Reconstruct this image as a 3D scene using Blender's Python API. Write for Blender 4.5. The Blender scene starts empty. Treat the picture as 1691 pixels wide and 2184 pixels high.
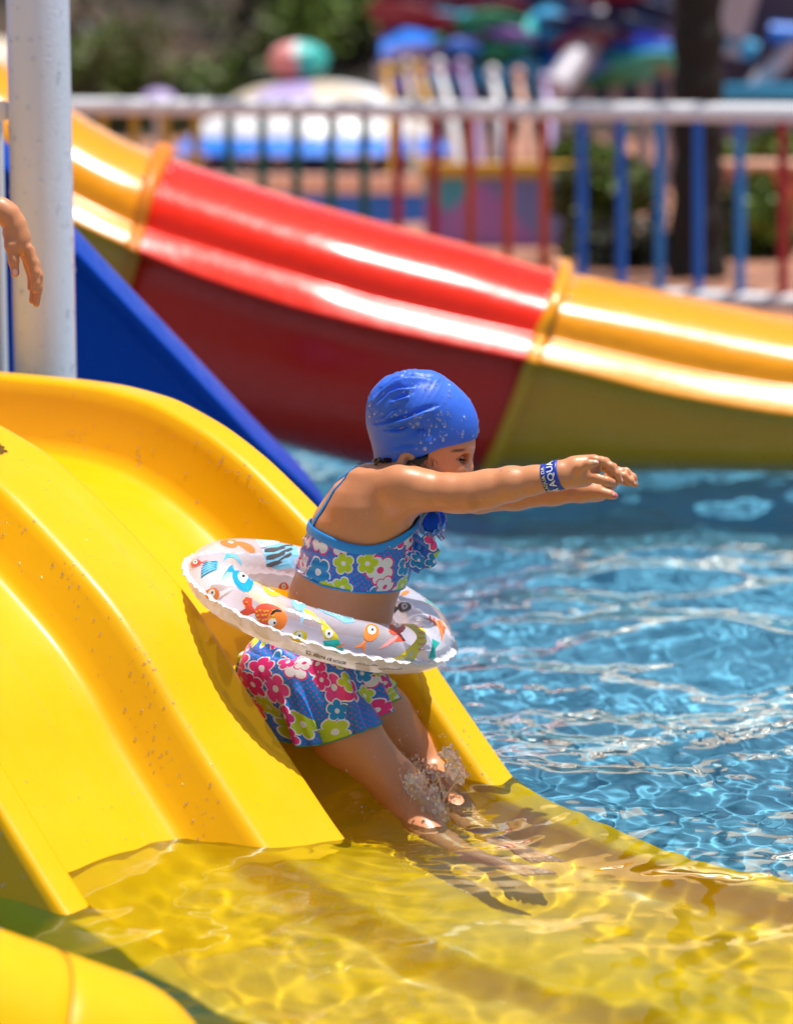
import bpy, math, random
import numpy as np
from mathutils import Vector, Matrix, Euler
sc = bpy.context.scene
R = math.radians
# ------------------------------------------------------------------ camera
F, PITCH, H, CU, CV = 6300., R(8.7), 1.52, 845.5, 1092.
cam = bpy.data.cameras.new('camera'); co = bpy.data.objects.new('camera', cam); sc.collection.objects.link(co)
co.location = (0, 0, H); co.rotation_euler = (math.pi/2-PITCH, 0, 0)
cam.sensor_fit = 'VERTICAL'; cam.sensor_height = 36; cam.lens = F/2184*36; cam.clip_end = 500
cam.dof.use_dof = True; cam.dof.focus_distance = 5.98; cam.dof.aperture_fstop = 2.15
sc.camera = co
# ------------------------------------------------------------------ sky, sun, exposure
EL, AZ = R(77), R(82)
w = bpy.data.worlds.new('World'); sc.world = w; w.use_nodes = True
nt = w.node_tree; bg = nt.nodes['Background']; sky = nt.nodes.new('ShaderNodeTexSky')
sky.sky_type = 'NISHITA'; sky.sun_disc = False; sky.sun_elevation = EL; sky.sun_rotation = AZ; sky.dust_density = 1.2
tc = nt.nodes.new('ShaderNodeTexCoord'); mpc = nt.nodes.new('ShaderNodeMapping'); mpc.inputs['Scale'].default_value = (1.3, 1.3, 4.5); nc = nt.nodes.new('ShaderNodeTexNoise'); nc.inputs['Scale'].default_value = 2.3; nc.inputs['Detail'].default_value = 7
rc = nt.nodes.new('ShaderNodeValToRGB'); rc.color_ramp.elements[0].position = .50; rc.color_ramp.elements[1].position = .66; mc = nt.nodes.new('ShaderNodeMixRGB'); mc.inputs[2].default_value = (10, 10.2, 10.8, 1)
nt.links.new(tc.outputs['Generated'], mpc.inputs[0]); nt.links.new(mpc.outputs[0], nc.inputs[0]); nt.links.new(nc.outputs[0], rc.inputs[0]); nt.links.new(rc.outputs[0], mc.inputs[0]); nt.links.new(sky.outputs[0], mc.inputs[1]); nt.links.new(mc.outputs[0], bg.inputs[0]); bg.inputs[1].default_value = .066
sun = bpy.data.lights.new('sun', 'SUN'); sun.energy = 5; sun.angle = R(.5); sun.color = (1, .96, .9)
sun.cycles.is_caustics_light = True
so = bpy.data.objects.new('sun', sun); sc.collection.objects.link(so)
sd = Vector((math.sin(AZ)*math.cos(EL), math.cos(AZ)*math.cos(EL), math.sin(EL)))
so.rotation_euler = sd.to_track_quat('Z', 'Y').to_euler(); so.location = (0, 0, 12)
sc.view_settings.view_transform = 'Standard'; sc.view_settings.look = 'None'
sc.view_settings.exposure = .33; sc.view_settings.gamma = 1
sc.cycles.max_bounces = 14; sc.cycles.transparent_max_bounces = 16; sc.cycles.transmission_bounces = 12
sc.cycles.use_denoising = True
sc.cycles.sample_clamp_indirect = 8

# ------------------------------------------------------------------ helpers
rng = np.random.RandomState(7); random.seed(7)
cP, sP = math.cos(PITCH), math.sin(PITCH)
def ray(u, v):
    X = (u-CU)/F; Y = (CV-v)/F
    return np.array((X, cP+Y*sP, -sP+Y*cP))
def at(u, v, y):
    d = ray(u, v); k = y/d[1]; return np.array((d[0]*k, y, H+d[2]*k))
def under(u, v, z):
    "point at depth z whose refracted image lies at u, v"
    d = ray(u, v); d = d/np.linalg.norm(d); k = -H/d[2]; p = np.array((0, 0, H))+d*k
    e = 1/1.333; c = -d[2]; t = e*d+(e*c-math.sqrt(1-e*e*(1-c*c)))*np.array((0, 0, 1))
    return p+t*(z/t[2])
def lk(o, parent=None, label=None, cat=None, group=None, kind=None):
    sc.collection.objects.link(o)
    if parent is not None: o.parent = parent
    if label: o['label'] = label
    if cat: o['category'] = cat
    if group: o['group'] = group
    if kind: o['kind'] = kind
    return o
def empty(name, loc, label, cat, group=None):
    o = bpy.data.objects.new(name, None); o.location = loc; o.empty_display_size = .1
    lk(o, None, label, cat, group)
    return o
def fin(name, me, mats, parent, smooth, **k):
    for m in (mats if isinstance(mats, (list, tuple)) else [mats]): me.materials.append(m)
    if smooth: me.shade_smooth()
    o = bpy.data.objects.new(name, me); lk(o, parent, **k)
    if parent is not None: o.matrix_parent_inverse = Matrix.Translation(parent.location).inverted()
    return o
def qmesh(name, V, Q):
    V = np.asarray(V, 'f'); Q = np.asarray(Q, 'i'); n = Q.shape[1]
    me = bpy.data.meshes.new(name); me.vertices.add(len(V)); me.vertices.foreach_set('co', V.reshape(-1))
    me.loops.add(Q.size); me.loops.foreach_set('vertex_index', Q.reshape(-1))
    me.polygons.add(len(Q)); me.polygons.foreach_set('loop_start', np.arange(0, Q.size, n).astype('i'))
    me.update(calc_edges=True); return me
def gridmesh(name, P, uv=None, closed=False, flip=False):
    P = np.asarray(P, float); n, k, _ = P.shape; idx = np.arange(n*k).reshape(n, k)
    if closed: idx = np.concatenate([idx, idx[:, :1]], 1)
    q = np.stack([idx[:-1, :-1], idx[1:, :-1], idx[1:, 1:], idx[:-1, 1:]], -1).reshape(-1, 4)
    if flip: q = q[:, ::-1]
    me = qmesh(name, P.reshape(-1, 3), q)
    if uv is not None:
        uv = np.asarray(uv, float)
        if closed: uv = np.concatenate([uv, uv[:, :1]+np.array([closed, 0])], 1)
        K = uv.shape[1]; U = uv.reshape(-1, 2); i2 = np.arange(n*K).reshape(n, K)
        qq = np.stack([i2[:-1, :-1], i2[1:, :-1], i2[1:, 1:], i2[:-1, 1:]], -1).reshape(-1, 4)
        if flip: qq = qq[:, ::-1]
        l = me.uv_layers.new(name='UVMap'); l.data.foreach_set('uv', U[qq.reshape(-1)].reshape(-1).astype('f'))
    return me
class MB:
    "collects pieces with material slots"
    def __init__(s): s.V = []; s.F = []; s.M = []
    def add(s, V, Fc, m=0):
        b = len(s.V); s.V += [tuple(map(float, v)) for v in V]; s.F += [tuple(b+i for i in f) for f in Fc]; s.M += [m]*len(Fc)
    def box(s, c, d, m=0, rot=None, bev=0):
        x, y, z = (q/2 for q in d)
        V = []; b = min(bev, x*.9, y*.9, z*.9)
        if b <= 0:
            V = [(sx*x, sy*y, sz*z) for sx in (-1, 1) for sy in (-1, 1) for sz in (-1, 1)]
            Fc = [(0, 1, 3, 2), (4, 6, 7, 5), (0, 4, 5, 1), (2, 3, 7, 6), (0, 2, 6, 4), (1, 5, 7, 3)]
        else:
            ring = []
            for cx, cy in ((1, 1), (-1, 1), (-1, -1), (1, -1)):
                a0 = math.atan2(cy, cx)-math.pi/4
                for t in (0, math.pi/4, math.pi/2): ring.append((cx*(x-b)+b*math.cos(a0+t), cy*(y-b)+b*math.sin(a0+t)))
            n = len(ring); lv = [(-z, 1-b/max(x, y)), (-z+b, 1), (z-b, 1), (z, 1-b/max(x, y))]
            for zz, sc_ in lv: V += [(p*sc_, q*sc_, zz) for p, q in ring]
            Fc = [(k*n+i, k*n+(i+1) % n, (k+1)*n+(i+1) % n, (k+1)*n+i) for k in range(3) for i in range(n)]
            Fc += [tuple(range(n))[::-1], tuple(3*n+i for i in range(n))]
        Rm = rot.to_matrix() if rot is not None else Matrix.Identity(3)
        s.add([Rm @ Vector(v)+Vector(c) for v in V], Fc, m)
    def tube(s, P, r, n=12, m=0, cap=True, flat=1., up=None):
        P = [Vector(p) for p in P]; K = len(P); rr = [r]*K if np.isscalar(r) else list(r)
        V = []; prev = Vector(up) if up is not None else None
        for i, p in enumerate(P):
            t = (P[min(i+1, K-1)]-P[max(i-1, 0)])
            t = t.normalized() if t.length > 1e-9 else Vector((0, 0, 1))
            a = prev if prev is not None else (Vector((0, 0, 1)) if abs(t.z) < .9 else Vector((1, 0, 0)))
            a = (a-t*a.dot(t)).normalized(); b = t.cross(a); prev = a
            V += [p+(a*math.cos(2*math.pi*j/n)*flat+b*math.sin(2*math.pi*j/n))*rr[i] for j in range(n)]
        Fc = [(i*n+j, i*n+(j+1) % n, (i+1)*n+(j+1) % n, (i+1)*n+j) for i in range(K-1) for j in range(n)]
        if cap: Fc += [tuple(range(n))[::-1], tuple((K-1)*n+j for j in range(n))]
        s.add(V, Fc, m)
    def ell(s, c, r, n=12, k=8, m=0, rot=None, noise=0):
        V = []
        for i in range(k+1):
            a = math.pi*i/k
            for j in range(n):
                b = 2*math.pi*j/n; q = 1+noise*random.uniform(-1, 1)
                V.append(Vector((r[0]*math.sin(a)*math.cos(b)*q, r[1]*math.sin(a)*math.sin(b)*q, r[2]*math.cos(a)*q)))
        if rot is not None:
            Rm = rot.to_matrix(); V = [Rm @ v for v in V]
        s.add([v+Vector(c) for v in V], [(i*n+j, (i+1)*n+j, (i+1)*n+(j+1) % n, i*n+(j+1) % n) for i in range(k) for j in range(n)], m)
    def build(s, name, mats, parent=None, smooth=True, **k):
        me = bpy.data.meshes.new(name); me.from_pydata(s.V, [], s.F)
        me.polygons.foreach_set('material_index', np.array(s.M, 'i'))
        if smooth:
            me.shade_smooth()
            try: me.set_sharp_from_angle(angle=R(42))
            except Exception: pass
        for m in (mats if isinstance(mats, (list, tuple)) else [mats]): me.materials.append(m)
        o = bpy.data.objects.new(name, me); lk(o, parent, **k)
        if parent is not None: o.matrix_parent_inverse = Matrix.Translation(parent.location).inverted()
        return o
# ---- node materials
class NM:
    def __init__(s, name):
        s.m = bpy.data.materials.new(name); s.m.use_nodes = True; s.t = s.m.node_tree
        s.b = s.t.nodes['Principled BSDF']; s.o = s.t.nodes['Material Output']
    def n(s, typ, ins=None, **k):
        x = s.t.nodes.new('ShaderNode'+typ)
        for a, v in k.items(): setattr(x, a, v)
        for a, v in (ins or {}).items(): s.set(x.inputs[a], v)
        return x
    def set(s, sock, v):
        if hasattr(v, 'is_output') or isinstance(v, bpy.types.NodeSocket): s.t.links.new(v, sock)
        elif isinstance(v, bpy.types.Node): s.t.links.new(v.outputs[0], sock)
        else:
            if sock.type == 'RGBA' and len(v) == 3: v = (*v, 1)
            sock.default_value = v
    def P(s, **k):
        for a, v in k.items(): s.set(s.b.inputs[a.replace('_', ' ')], v)
        return s
    def math(s, op, a, b=0., c=None, clamp=False):
        x = s.n('Math', operation=op, use_clamp=clamp); s.set(x.inputs[0], a); s.set(x.inputs[1], b)
        if c is not None: s.set(x.inputs[2], c)
        return x.outputs[0]
    def mix(s, f, a, b):
        x = s.n('MixRGB'); s.set(x.inputs[0], f); s.set(x.inputs[1], a); s.set(x.inputs[2], b); return x.outputs[0]
    def noise(s, scale, det=3, vec=None, rough=.5):
        x = s.n('TexNoise'); x.inputs['Scale'].default_value = scale; x.inputs['Detail'].default_value = det; x.inputs['Roughness'].default_value = rough
        if vec is not None: s.set(x.inputs['Vector'], vec)
        return x.outputs[0]
    def ramp(s, f, *st):
        x = s.n('ValToRGB'); s.set(x.inputs[0], f); e = x.color_ramp.elements
        e[0].position, e[0].color = st[0][0], (*st[0][1], 1); e[1].position, e[1].color = st[1][0], (*st[1][1], 1)
        for p, c in st[2:]:
            q = e.new(p); q.color = (*c, 1)
        return x.outputs[0]
    def pos(s): return s.n('NewGeometry').outputs['Position']
    def bump(s, h, strength=.2, dist=.01):
        x = s.n('Bump', {'Strength': strength, 'Distance': dist}); s.set(x.inputs['Height'], h)
        s.set(s.b.inputs['Normal'], x.outputs[0]); return s
def plain(name, col, rough=.45, var=.12, scale=6., bump=0, bs=60., **k):
    q = NM(name); p = q.pos(); nz = q.noise(scale, 4, p)
    c = q.mix(nz, tuple(min(1, x*(1-var)) for x in col), tuple(min(1, x*(1+var)) for x in col))
    q.P(Base_Color=c, Roughness=rough, **k)
    if bump: q.bump(q.noise(bs, 3, p), bump, .004)
    return q.m
def plastic(name, col, rough=.22, streak=True, coat=.06, spec=.22):
    q = NM(name); p = q.pos()
    n1 = q.noise(3.5, 5, p); n2 = q.noise(45, 4, p, .6)
    a = q.mix(n1, tuple(x*.90 for x in col), tuple(min(1, x*1.06) for x in col))
    a = q.mix(q.math('MULTIPLY', q.math('SUBTRACT', n2, .5, clamp=True), .35), a, tuple(x*.72 for x in col))
    rr = q.math('MULTIPLY_ADD', q.noise(14, 4, p), .25, rough-.08)
    q.P(Base_Color=a, Roughness=rr, Specular_IOR_Level=spec, Coat_Weight=coat, Coat_Roughness=.22)
    if streak:
        sx = q.n('SeparateXYZ', {0: p}); a2 = q.math('ADD', q.math('MULTIPLY', sx.outputs[0], .65), q.math('MULTIPLY', sx.outputs[1], .76)); s2 = q.math('SUBTRACT', q.math('MULTIPLY', sx.outputs[0], .76), q.math('MULTIPLY', sx.outputs[1], .65))
        cb = q.n('CombineXYZ', {0: q.math('MULTIPLY', a2, 38.), 1: q.math('MULTIPLY', s2, 1.6), 2: q.math('MULTIPLY', sx.outputs[2], 1.2)})
        st = q.noise(1., 6, cb.outputs[0], .62); k = q.math('MULTIPLY', q.math('SUBTRACT', st, .52, clamp=True), 1.5, clamp=True)
        a = q.mix(k, a, tuple(min(1, x*.84+.015) for x in col)); rr = q.math('ADD', rr, q.math('MULTIPLY', st, .10))
        q.P(Base_Color=a, Roughness=rr)
    q.bump(q.noise(9, 3, p) if streak else q.noise(16, 5, p, .6), .12 if streak else .5, .01)
    return q.m
YEL = plastic('yellow_moulded_plastic', (.80, .415, .0), .27)
YEL2 = plastic('golden_fibreglass', (.88, .31, .0), .24, streak=False, coat=.75, spec=.1)
RED = plastic('red_fibreglass', (.85, .02, .003), .22, streak=False, coat=.6, spec=.1)
ORG = plastic('orange_flange', (.75, .2, .01), .3)
BLU = plastic('blue_fibreglass', (.0, .055, .42), .3, streak=False, coat=0, spec=.15)
WHT = plain('white_paint', (.80, .80, .83), .35, .05, 5, bump=.15, bs=260)
# ------------------------------------------------------------------ water and pool
xs = np.concatenate([np.arange(-9, -1.6, .04), np.arange(-1.6, 1.6, .0075), np.arange(1.6, 9, .04)])
ys = np.concatenate([np.arange(1.2, 4.2, .02), np.arange(4.2, 7, .0075), np.arange(7, 13.6, .02)])
WX, WY = np.meshgrid(xs, ys, indexing='ij')
wr = np.random.RandomState(11)
WC = []
for i in range(54):
    lam = .045*1.075**i
    th = wr.normal(math.pi/2, .6) if lam > .16 else wr.uniform(0, math.pi)
    WC.append((lam, th, wr.uniform(0, 7), wr.uniform(.6, 1.6), wr.uniform(0, 7)))
LEG = under(905, 1745, 0)
def wave(X, Y):
    Z = np.zeros_like(X)
    amp = .55+.45*np.sin(1.9*X+.7*Y)*np.sin(1.3*Y-X+1)
    calm = np.clip((Y-3.2)/3, .62, 1.8)
    for lam, th, ph, w1, p1 in WC:
        kx, ky = 2*math.pi/lam*math.cos(th), 2*math.pi/lam*math.sin(th)
        a = .00088*(lam/.3)**1.10
        if lam < .16: a = a*(.5+1.3*amp)*np.clip((Y-3.6)/2.2, .75, 1)*(1.35 if lam > .06 else 1)*np.clip(1-(Y-6.1)*.35, .5, 1)
        Z += a*np.sin(kx*X+ky*Y+ph+1.1*np.sin(w1*2.1*X+w1*1.3*Y+p1))
    Z += np.clip((Y-6)/2, 0, 1)*.0035*(np.sin(14*Y+2.5*np.sin(1.7*X)+1.5*np.sin(3.1*X+Y))+.8*np.sin(23*Y+3*np.sin(2.3*X+1)+2*X))*(.6+.4*np.sin(3*X+2*np.sin(2*Y)))
    Z *= calm
    Z *= 1-.55*np.exp(-(((X-.22)/.34)**2+((Y-5.62)/.38)**2))
    for (cx, cy), A, l, dk in (((LEG[0], LEG[1]), .0016, .085, .34), ((LEG[0]+.1, LEG[1]+.1), .0010, .065, .3), ((-.33, 5.6), .0014, .07, .2), ((LEG[0]-.08, LEG[1]-.05), .0006, .034, .2)):
        r = np.hypot(X-cx, Y-cy); Z += A*np.exp(-r/dk)*np.sin(2*math.pi*r/l)*(.7+.5*np.sin(4*np.arctan2(Y-cy, X-cx)+l*40))
    rl2 = np.hypot(X-LEG[0], Y-LEG[1]); Z += .0014*np.exp(-(rl2/.13)**2)*np.sin(190*X+9*np.sin(70*Y))*np.sin(170*Y+8*np.sin(80*X+2))
    for u, v, A, sg in ((820, 1735, .018, .05), (915, 1700, .012, .05), (760, 1760, .010, .04), (980, 1690, .010, .045), (850, 1790, -.006, .06)):
        p = under(u, v, 0); Z += A*np.exp(-((X-p[0])**2+(Y-p[1])**2)/(2*sg*sg))
    return Z
q = NM('pool_water'); q.t.nodes.remove(q.b)
g = q.n('BsdfGlass', {'IOR': 1.333, 'Roughness': 0., 'Color': (.86, 1., .94)}); q.t.links.new(g.outputs[0], q.o.inputs[0])
WATER = q.m
wo = fin('water', gridmesh('water', np.stack([WX, WY, wave(WX, WY)], -1)), WATER, None, True, kind='structure')
wo.cycles.is_caustics_caster = True
# pool basin
q = NM('pool_floor_paint'); p = q.pos()
tile = q.n('TexBrick', {'Scale': 1., 'Mortar Size': .004, 'Brick Width': .05, 'Row Height': .05, 'Color1': (.125, .30, .49), 'Color2': (.15, .35, .56), 'Mortar': (.15, .36, .55)}, offset=0.)
q.set(tile.inputs['Vector'], p)
c = q.mix(q.noise(2.2, 4, p), tile.outputs[0], (.11, .28, .48)); q.P(Base_Color=c, Roughness=.4)
POOL = q.m
m_ = MB(); m_.box((0, 6, -.67), (18.4, 16, .1)); m_.box((0, 13.75, -.27), (18.4, .3, 1.1)); m_.box((-9.15, 6, -.27), (.3, 15.1, 1.1)); m_.box((9.15, 6, -.27), (.3, 15.1, 1.1)); m_.box((0, .7, -.28), (18, .3, 1.08))
pf = m_.build('pool_floor', POOL, smooth=False, kind='structure'); pf.cycles.is_caustics_receiver = True
DECK = plain('terracotta_paving', (.36, .16, .095), .75, .25, 3.)
m_ = MB(); m_.box((0, 56, .17), (120, 84.2, .2)); m_.box((0, -9, .15), (60, 19, .2))
m_.build('deck', DECK, smooth=False, kind='structure')
# ------------------------------------------------------------------ double-lane yellow slide
Sx = np.array((.76, -.65)); Sx /= np.linalg.norm(Sx); Ax = np.array((-Sx[1], Sx[0]))
ps = np.array([-7, -5.4, -5.1, -4.95, -4.79, -4.63, -4.5, -4.35, -4.22, -4.12, -4.04, -3.9, -3.79, -3.65, -3.5, -3.3, -3.0, -2.6, -2.2, -1.6])
pz = np.array([.77, .77, .772, .768, .748, .696, .632, .535, .445, .35, .25, .11, 0, -.105, -.205, -.305, -.345, -.36, -.37, -.37])
s_ = np.linspace(-7, -1.6, 420); z_ = np.interp(s_, ps, pz)
for _ in range(14): z_[1:-1] = (z_[:-2]+2*z_[1:-1]+z_[2:])/4
ds, dz = np.gradient(s_), np.gradient(z_); L_ = np.hypot(ds, dz); ns_, nz_ = -dz/L_, ds/L_
cs = [(3.488, -.19), (3.497, -.185), (3.510, -.03), (3.513, -.008), (3.521, -.001), (3.53, 0), (3.568, 0), (3.58, -.003), (3.588, -.012), (3.597, -.055), (3.605, -.09), (3.62, -.106), (3.66, -.109), (3.74, -.112), (3.82, -.113), (3.93, -.113), (3.965, -.112), (3.978, -.108), (3.99, -.098), (4.005, -.075), (4.035, -.022), (4.043, -.009), (4.053, -.001), (4.066, .002), (4.085, .001), (4.11, -.002), (4.16, -.003), (4.21, -.002), (4.245, .002), (4.26, 0), (4.269, -.008), (4.277, -.03), (4.286, -.105), (4.297, -.15), (4.32, -.165), (4.40, -.17), (4.5, -.171), (4.6, -.17), (4.67, -.168), (4.69, -.158), (4.706, -.13), (4.73, -.04), (4.737, -.012), (4.747, -.001), (4.765, 0), (4.815, 0), (4.824, -.002), (4.83, -.01), (4.835, -.04), (4.845, -.23), (4.835, -.235)]
def slide_pt(a, n, S, Zc, Ns, Nz):
    ss = S+Ns*n
    return np.stack([ss*Sx[0]+a*Ax[0], ss*Sx[1]+a*Ax[1], Zc+Nz*n], -1)
P = np.stack([slide_pt(a, n, s_, z_, ns_, nz_) for a, n in cs], 1)
sl = empty('water_slide', (P[200, 20, 0], P[200, 20, 1], 0), 'double lane yellow plastic slide the child in the blue cap rides down', 'slide')
slb = fin('slide_bed', gridmesh('slide_bed', P), YEL, sl, True); slb.cycles.is_caustics_receiver = True
md = slb.modifiers.new('s', 'SOLIDIFY'); md.thickness = .006; md.offset = -1
def slide_at(a, s0, off=0.):
    "surface point and normal of the slide bed"
    i = int(np.clip(np.searchsorted(s_, s0), 1, len(s_)-2)); A_ = [c_[0] for c_ in cs[1:-1]]; N_ = [c_[1] for c_ in cs[1:-1]]
    n = float(np.interp(a, A_, N_)); dn = float(np.interp(a+.004, A_, N_)-np.interp(a-.004, A_, N_))/.008
    p = slide_pt(a, n+0, s_[i], z_[i], ns_[i], nz_[i])
    nr = np.array((ns_[i]*Sx[0]-dn*Ax[0], ns_[i]*Sx[1]-dn*Ax[1], nz_[i])); nr /= np.linalg.norm(nr)
    return p+nr*off, nr
q = NM('clear_water_drops'); q.t.nodes.remove(q.b)
g = q.n('BsdfGlossy', {'Roughness': .05, 'Color': (1, 1, 1, 1)}); tr = q.n('BsdfTransparent', {'Color': (.93, .93, .93, 1)}); lw = q.n('LayerWeight', {'Blend': .30})
mx = q.n('MixShader', {0: q.math('MULTIPLY_ADD', lw.outputs['Facing'], .55, .16), 1: tr.outputs[0], 2: g.outputs[0]})
q.t.links.new(mx.outputs[0], q.o.inputs[0]); DROP = q.m
def drop_mb(mb, p, nr, r, long=1.):
    nr = Vector(nr); dn = Vector((0, 0, -1)); dn = (dn-nr*dn.dot(nr))
    dn = dn.normalized() if dn.length > 1e-3 else Vector((1, 0, 0)); sd_ = nr.cross(dn); V = []; n, k = 8, 4
    for i in range(k+1):
        a = math.pi/2*i/k
        for j in range(n):
            b = 2*math.pi*j/n; e = math.cos(b)*math.cos(a)*r*(long if math.cos(b) < 0 else 1.05)
            V.append(Vector(p)+dn*e+sd_*(math.sin(b)*math.cos(a)*r)+nr*(math.sin(a)*r*.55-.0002))
    mb.add(V, [(i*n+j, i*n+(j+1) % n, (i+1)*n+(j+1) % n, (i+1)*n+j) for i in range(k) for j in range(n)])
mb = MB()
for a0, a1, s0, s1, n, r0, r1, lg in ((3.495, 3.511, -4.35, -3.86, 170, .0016, .0045, 2.2), (3.995, 4.06, -4.75, -3.86, 170, .0009, .0026, 2.6), (4.08, 4.26, -5.1, -3.85, 110, .0007, .0016, 1.6), (4.70, 4.745, -5.2, -4.4, 45, .0014, .003, 2.), (3.65, 3.95, -4.7, -3.9, 60, .0007, .0018, 2.2), (4.765, 4.83, -4.9, -4.0, 40, .0008, .0018, 1.3)):
    cl = [(rng.uniform(a0, a1), rng.uniform(s0, s1)) for _ in range(max(3, n//12))]
    for _ in range(n):
        if rng.rand() < .6: c0 = cl[rng.randint(len(cl))]; a, s0_ = rng.normal(c0[0], (a1-a0)*.12), rng.normal(c0[1], .05)
        else: a, s0_ = rng.uniform(a0, a1), rng.uniform(s0, s1)
        if not (a0 < a < a1 and s0 < s0_ < s1): continue
        p, nr = slide_at(a, s0_); drop_mb(mb, p, nr, 1.5*(r0+(r1-r0)*rng.rand()**2), 1+rng.rand()*(lg-1))
mb.build('water_drops', DROP, sl, kind='stuff')
# ------------------------------------------------------------------ rounded yellow float bottom left
e0, ax_ = at(180, 2352, 4.3), (at(180, 2352, 4.3)-at(-330, 2180, 4.2)); ax_ /= np.linalg.norm(ax_)
rad = .203; V = []; n = 64; up_ = np.array((0, 0, 1.)); b1 = up_-ax_*up_.dot(ax_); b1 /= np.linalg.norm(b1); b2 = np.cross(ax_, b1)
prof = [(-1.6, 0.02), (-1.59, .9), (-1.55, 1)]+[(x, 1.) for x in np.linspace(-1.5, -.14, 30)]+[(-.125, .998), (-.118, .985), (-.112, .985), (-.105, .998)]+[(x, 1.) for x in np.linspace(-.09, 0, 5)]+[(rad*math.sin(t)*1.03, math.cos(t)) for t in np.linspace(.06, 1.56, 24)]
PP = np.array([[e0+ax_*x+rad*rr*(b1*math.cos(2*math.pi*j/n)+b2*math.sin(2*math.pi*j/n)) for j in range(n)] for x, rr in prof])
fr = empty('slide_bumper', tuple(e0-ax_*.5), 'rounded glossy yellow bumper tube in the near bottom left corner', 'bumper')
ob = fin('bumper_tube', gridmesh('bumper_tube', PP, closed=1), YEL, fr, True); ob.cycles.is_caustics_receiver = True
mb = MB(); mb.tube([e0-ax_*.115+rad*.992*(b1*math.cos(t)+b2*math.sin(t)) for t in np.linspace(0, 2*math.pi, 49)], .0022, 6)
mb.build('seam', plain('dark_orange_seam', (.4, .14, .0), .5), fr)
#@@MID
# ------------------------------------------------------------------ blue slide behind
bp = [(-320, -60, 7.55), (-150, 90, 7.65), (2, 282, 7.75), (156, 479, 7.9), (409, 747, 8.2), (561, 910, 8.4), (640, 985, 8.52), (700, 1072, 8.65), (735, 1150, 8.75), (765, 1240, 8.85), (800, 1330, 8.95)]
Pn = np.array([at(*q) for q in bp]); tt = np.linspace(0, len(bp)-1, 120)
Pn = np.stack([np.interp(tt, np.arange(len(bp)), Pn[:, i]) for i in range(3)], -1)
for _ in range(10): Pn[1:-1] = (Pn[:-2]+2*Pn[1:-1]+Pn[2:])/4
T = np.gradient(Pn, axis=0); T /= np.linalg.norm(T, axis=1)[:, None]
SD = np.cross(np.array((0, 0, 1.)), T); SD /= np.linalg.norm(SD, axis=1)[:, None]; NRM = np.cross(T, SD)
# side runs away from the camera
bc = [(.0, -.64), (.004, -.62), (.004, -.13), (-.03, -.10), (-.062, -.092), (-.066, -.082), (-.058, -.072), (-.01, -.012), (.004, -.002), (.02, 0), (.05, 0), (.062, -.006), (.068, -.02), (.075, -.10), (.095, -.155), (.14, -.17), (.35, -.175), (.56, -.17), (.605, -.155), (.625, -.1), (.632, -.01), (.645, 0), (.69, 0), (.70, -.01), (.70, -.6)]
P = np.stack([Pn+SD*a+NRM*b for a, b in bc], 1)
bs = empty('water_slide', tuple(Pn[60]*(1, 1, 0)), 'straight blue slide with a deep side panel behind the white pole', 'slide')
ob = fin('slide_bed', gridmesh('slide_bed', P), BLU, bs, True); ob.cycles.is_caustics_receiver = True
md = ob.modifiers.new('s', 'SOLIDIFY'); md.thickness = .008; md.offset = -1
# ------------------------------------------------------------------ red and yellow flume
def curve(pts, us, y):
    a = np.array(pts, float); return [at(u, float(np.interp(u, a[:, 0], a[:, 1])), y(u)) for u in us]
near = [(-420, 200), (-200, 300), (0, 400), (160, 480), (257, 525), (404, 588), (605, 655), (800, 705), (1000, 748), (1110, 770), (1250, 802), (1400, 842), (1550, 870), (1691, 893), (1900, 905), (2300, 912)]
crs = [(-420, 120), (-200, 230), (0, 340), (160, 420), (270, 477), (404, 520), (560, 567), (800, 640), (1000, 685), (1110, 708), (1300, 752), (1500, 798), (1691, 828), (1900, 842), (2300, 850)]
far = [(-420, -70), (-200, 20), (0, 130), (160, 245), (300, 322), (434, 362), (605, 418), (848, 486), (1011, 526), (1164, 576), (1380, 616), (1691, 680), (1900, 700), (2300, 710)]
us = np.arange(-400, 2301, 27.)
def yy(u): return 10.25+.25*max(0, (700-u)/700)
Nn = np.array(curve(near, us, yy)); Cr = np.array(curve(crs, us+14, lambda u: yy(u)+.115)); Fr = np.array(curve(far, us+68, lambda u: yy(u)+.5))
def smooth(A, n=4):
    A = A.copy()
    for _ in range(n): A[1:-1] = (A[:-2]+2*A[1:-1]+A[2:])/4
    return A
Nn, Cr, Fr = smooth(Nn), smooth(Cr), smooth(Fr)
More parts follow.
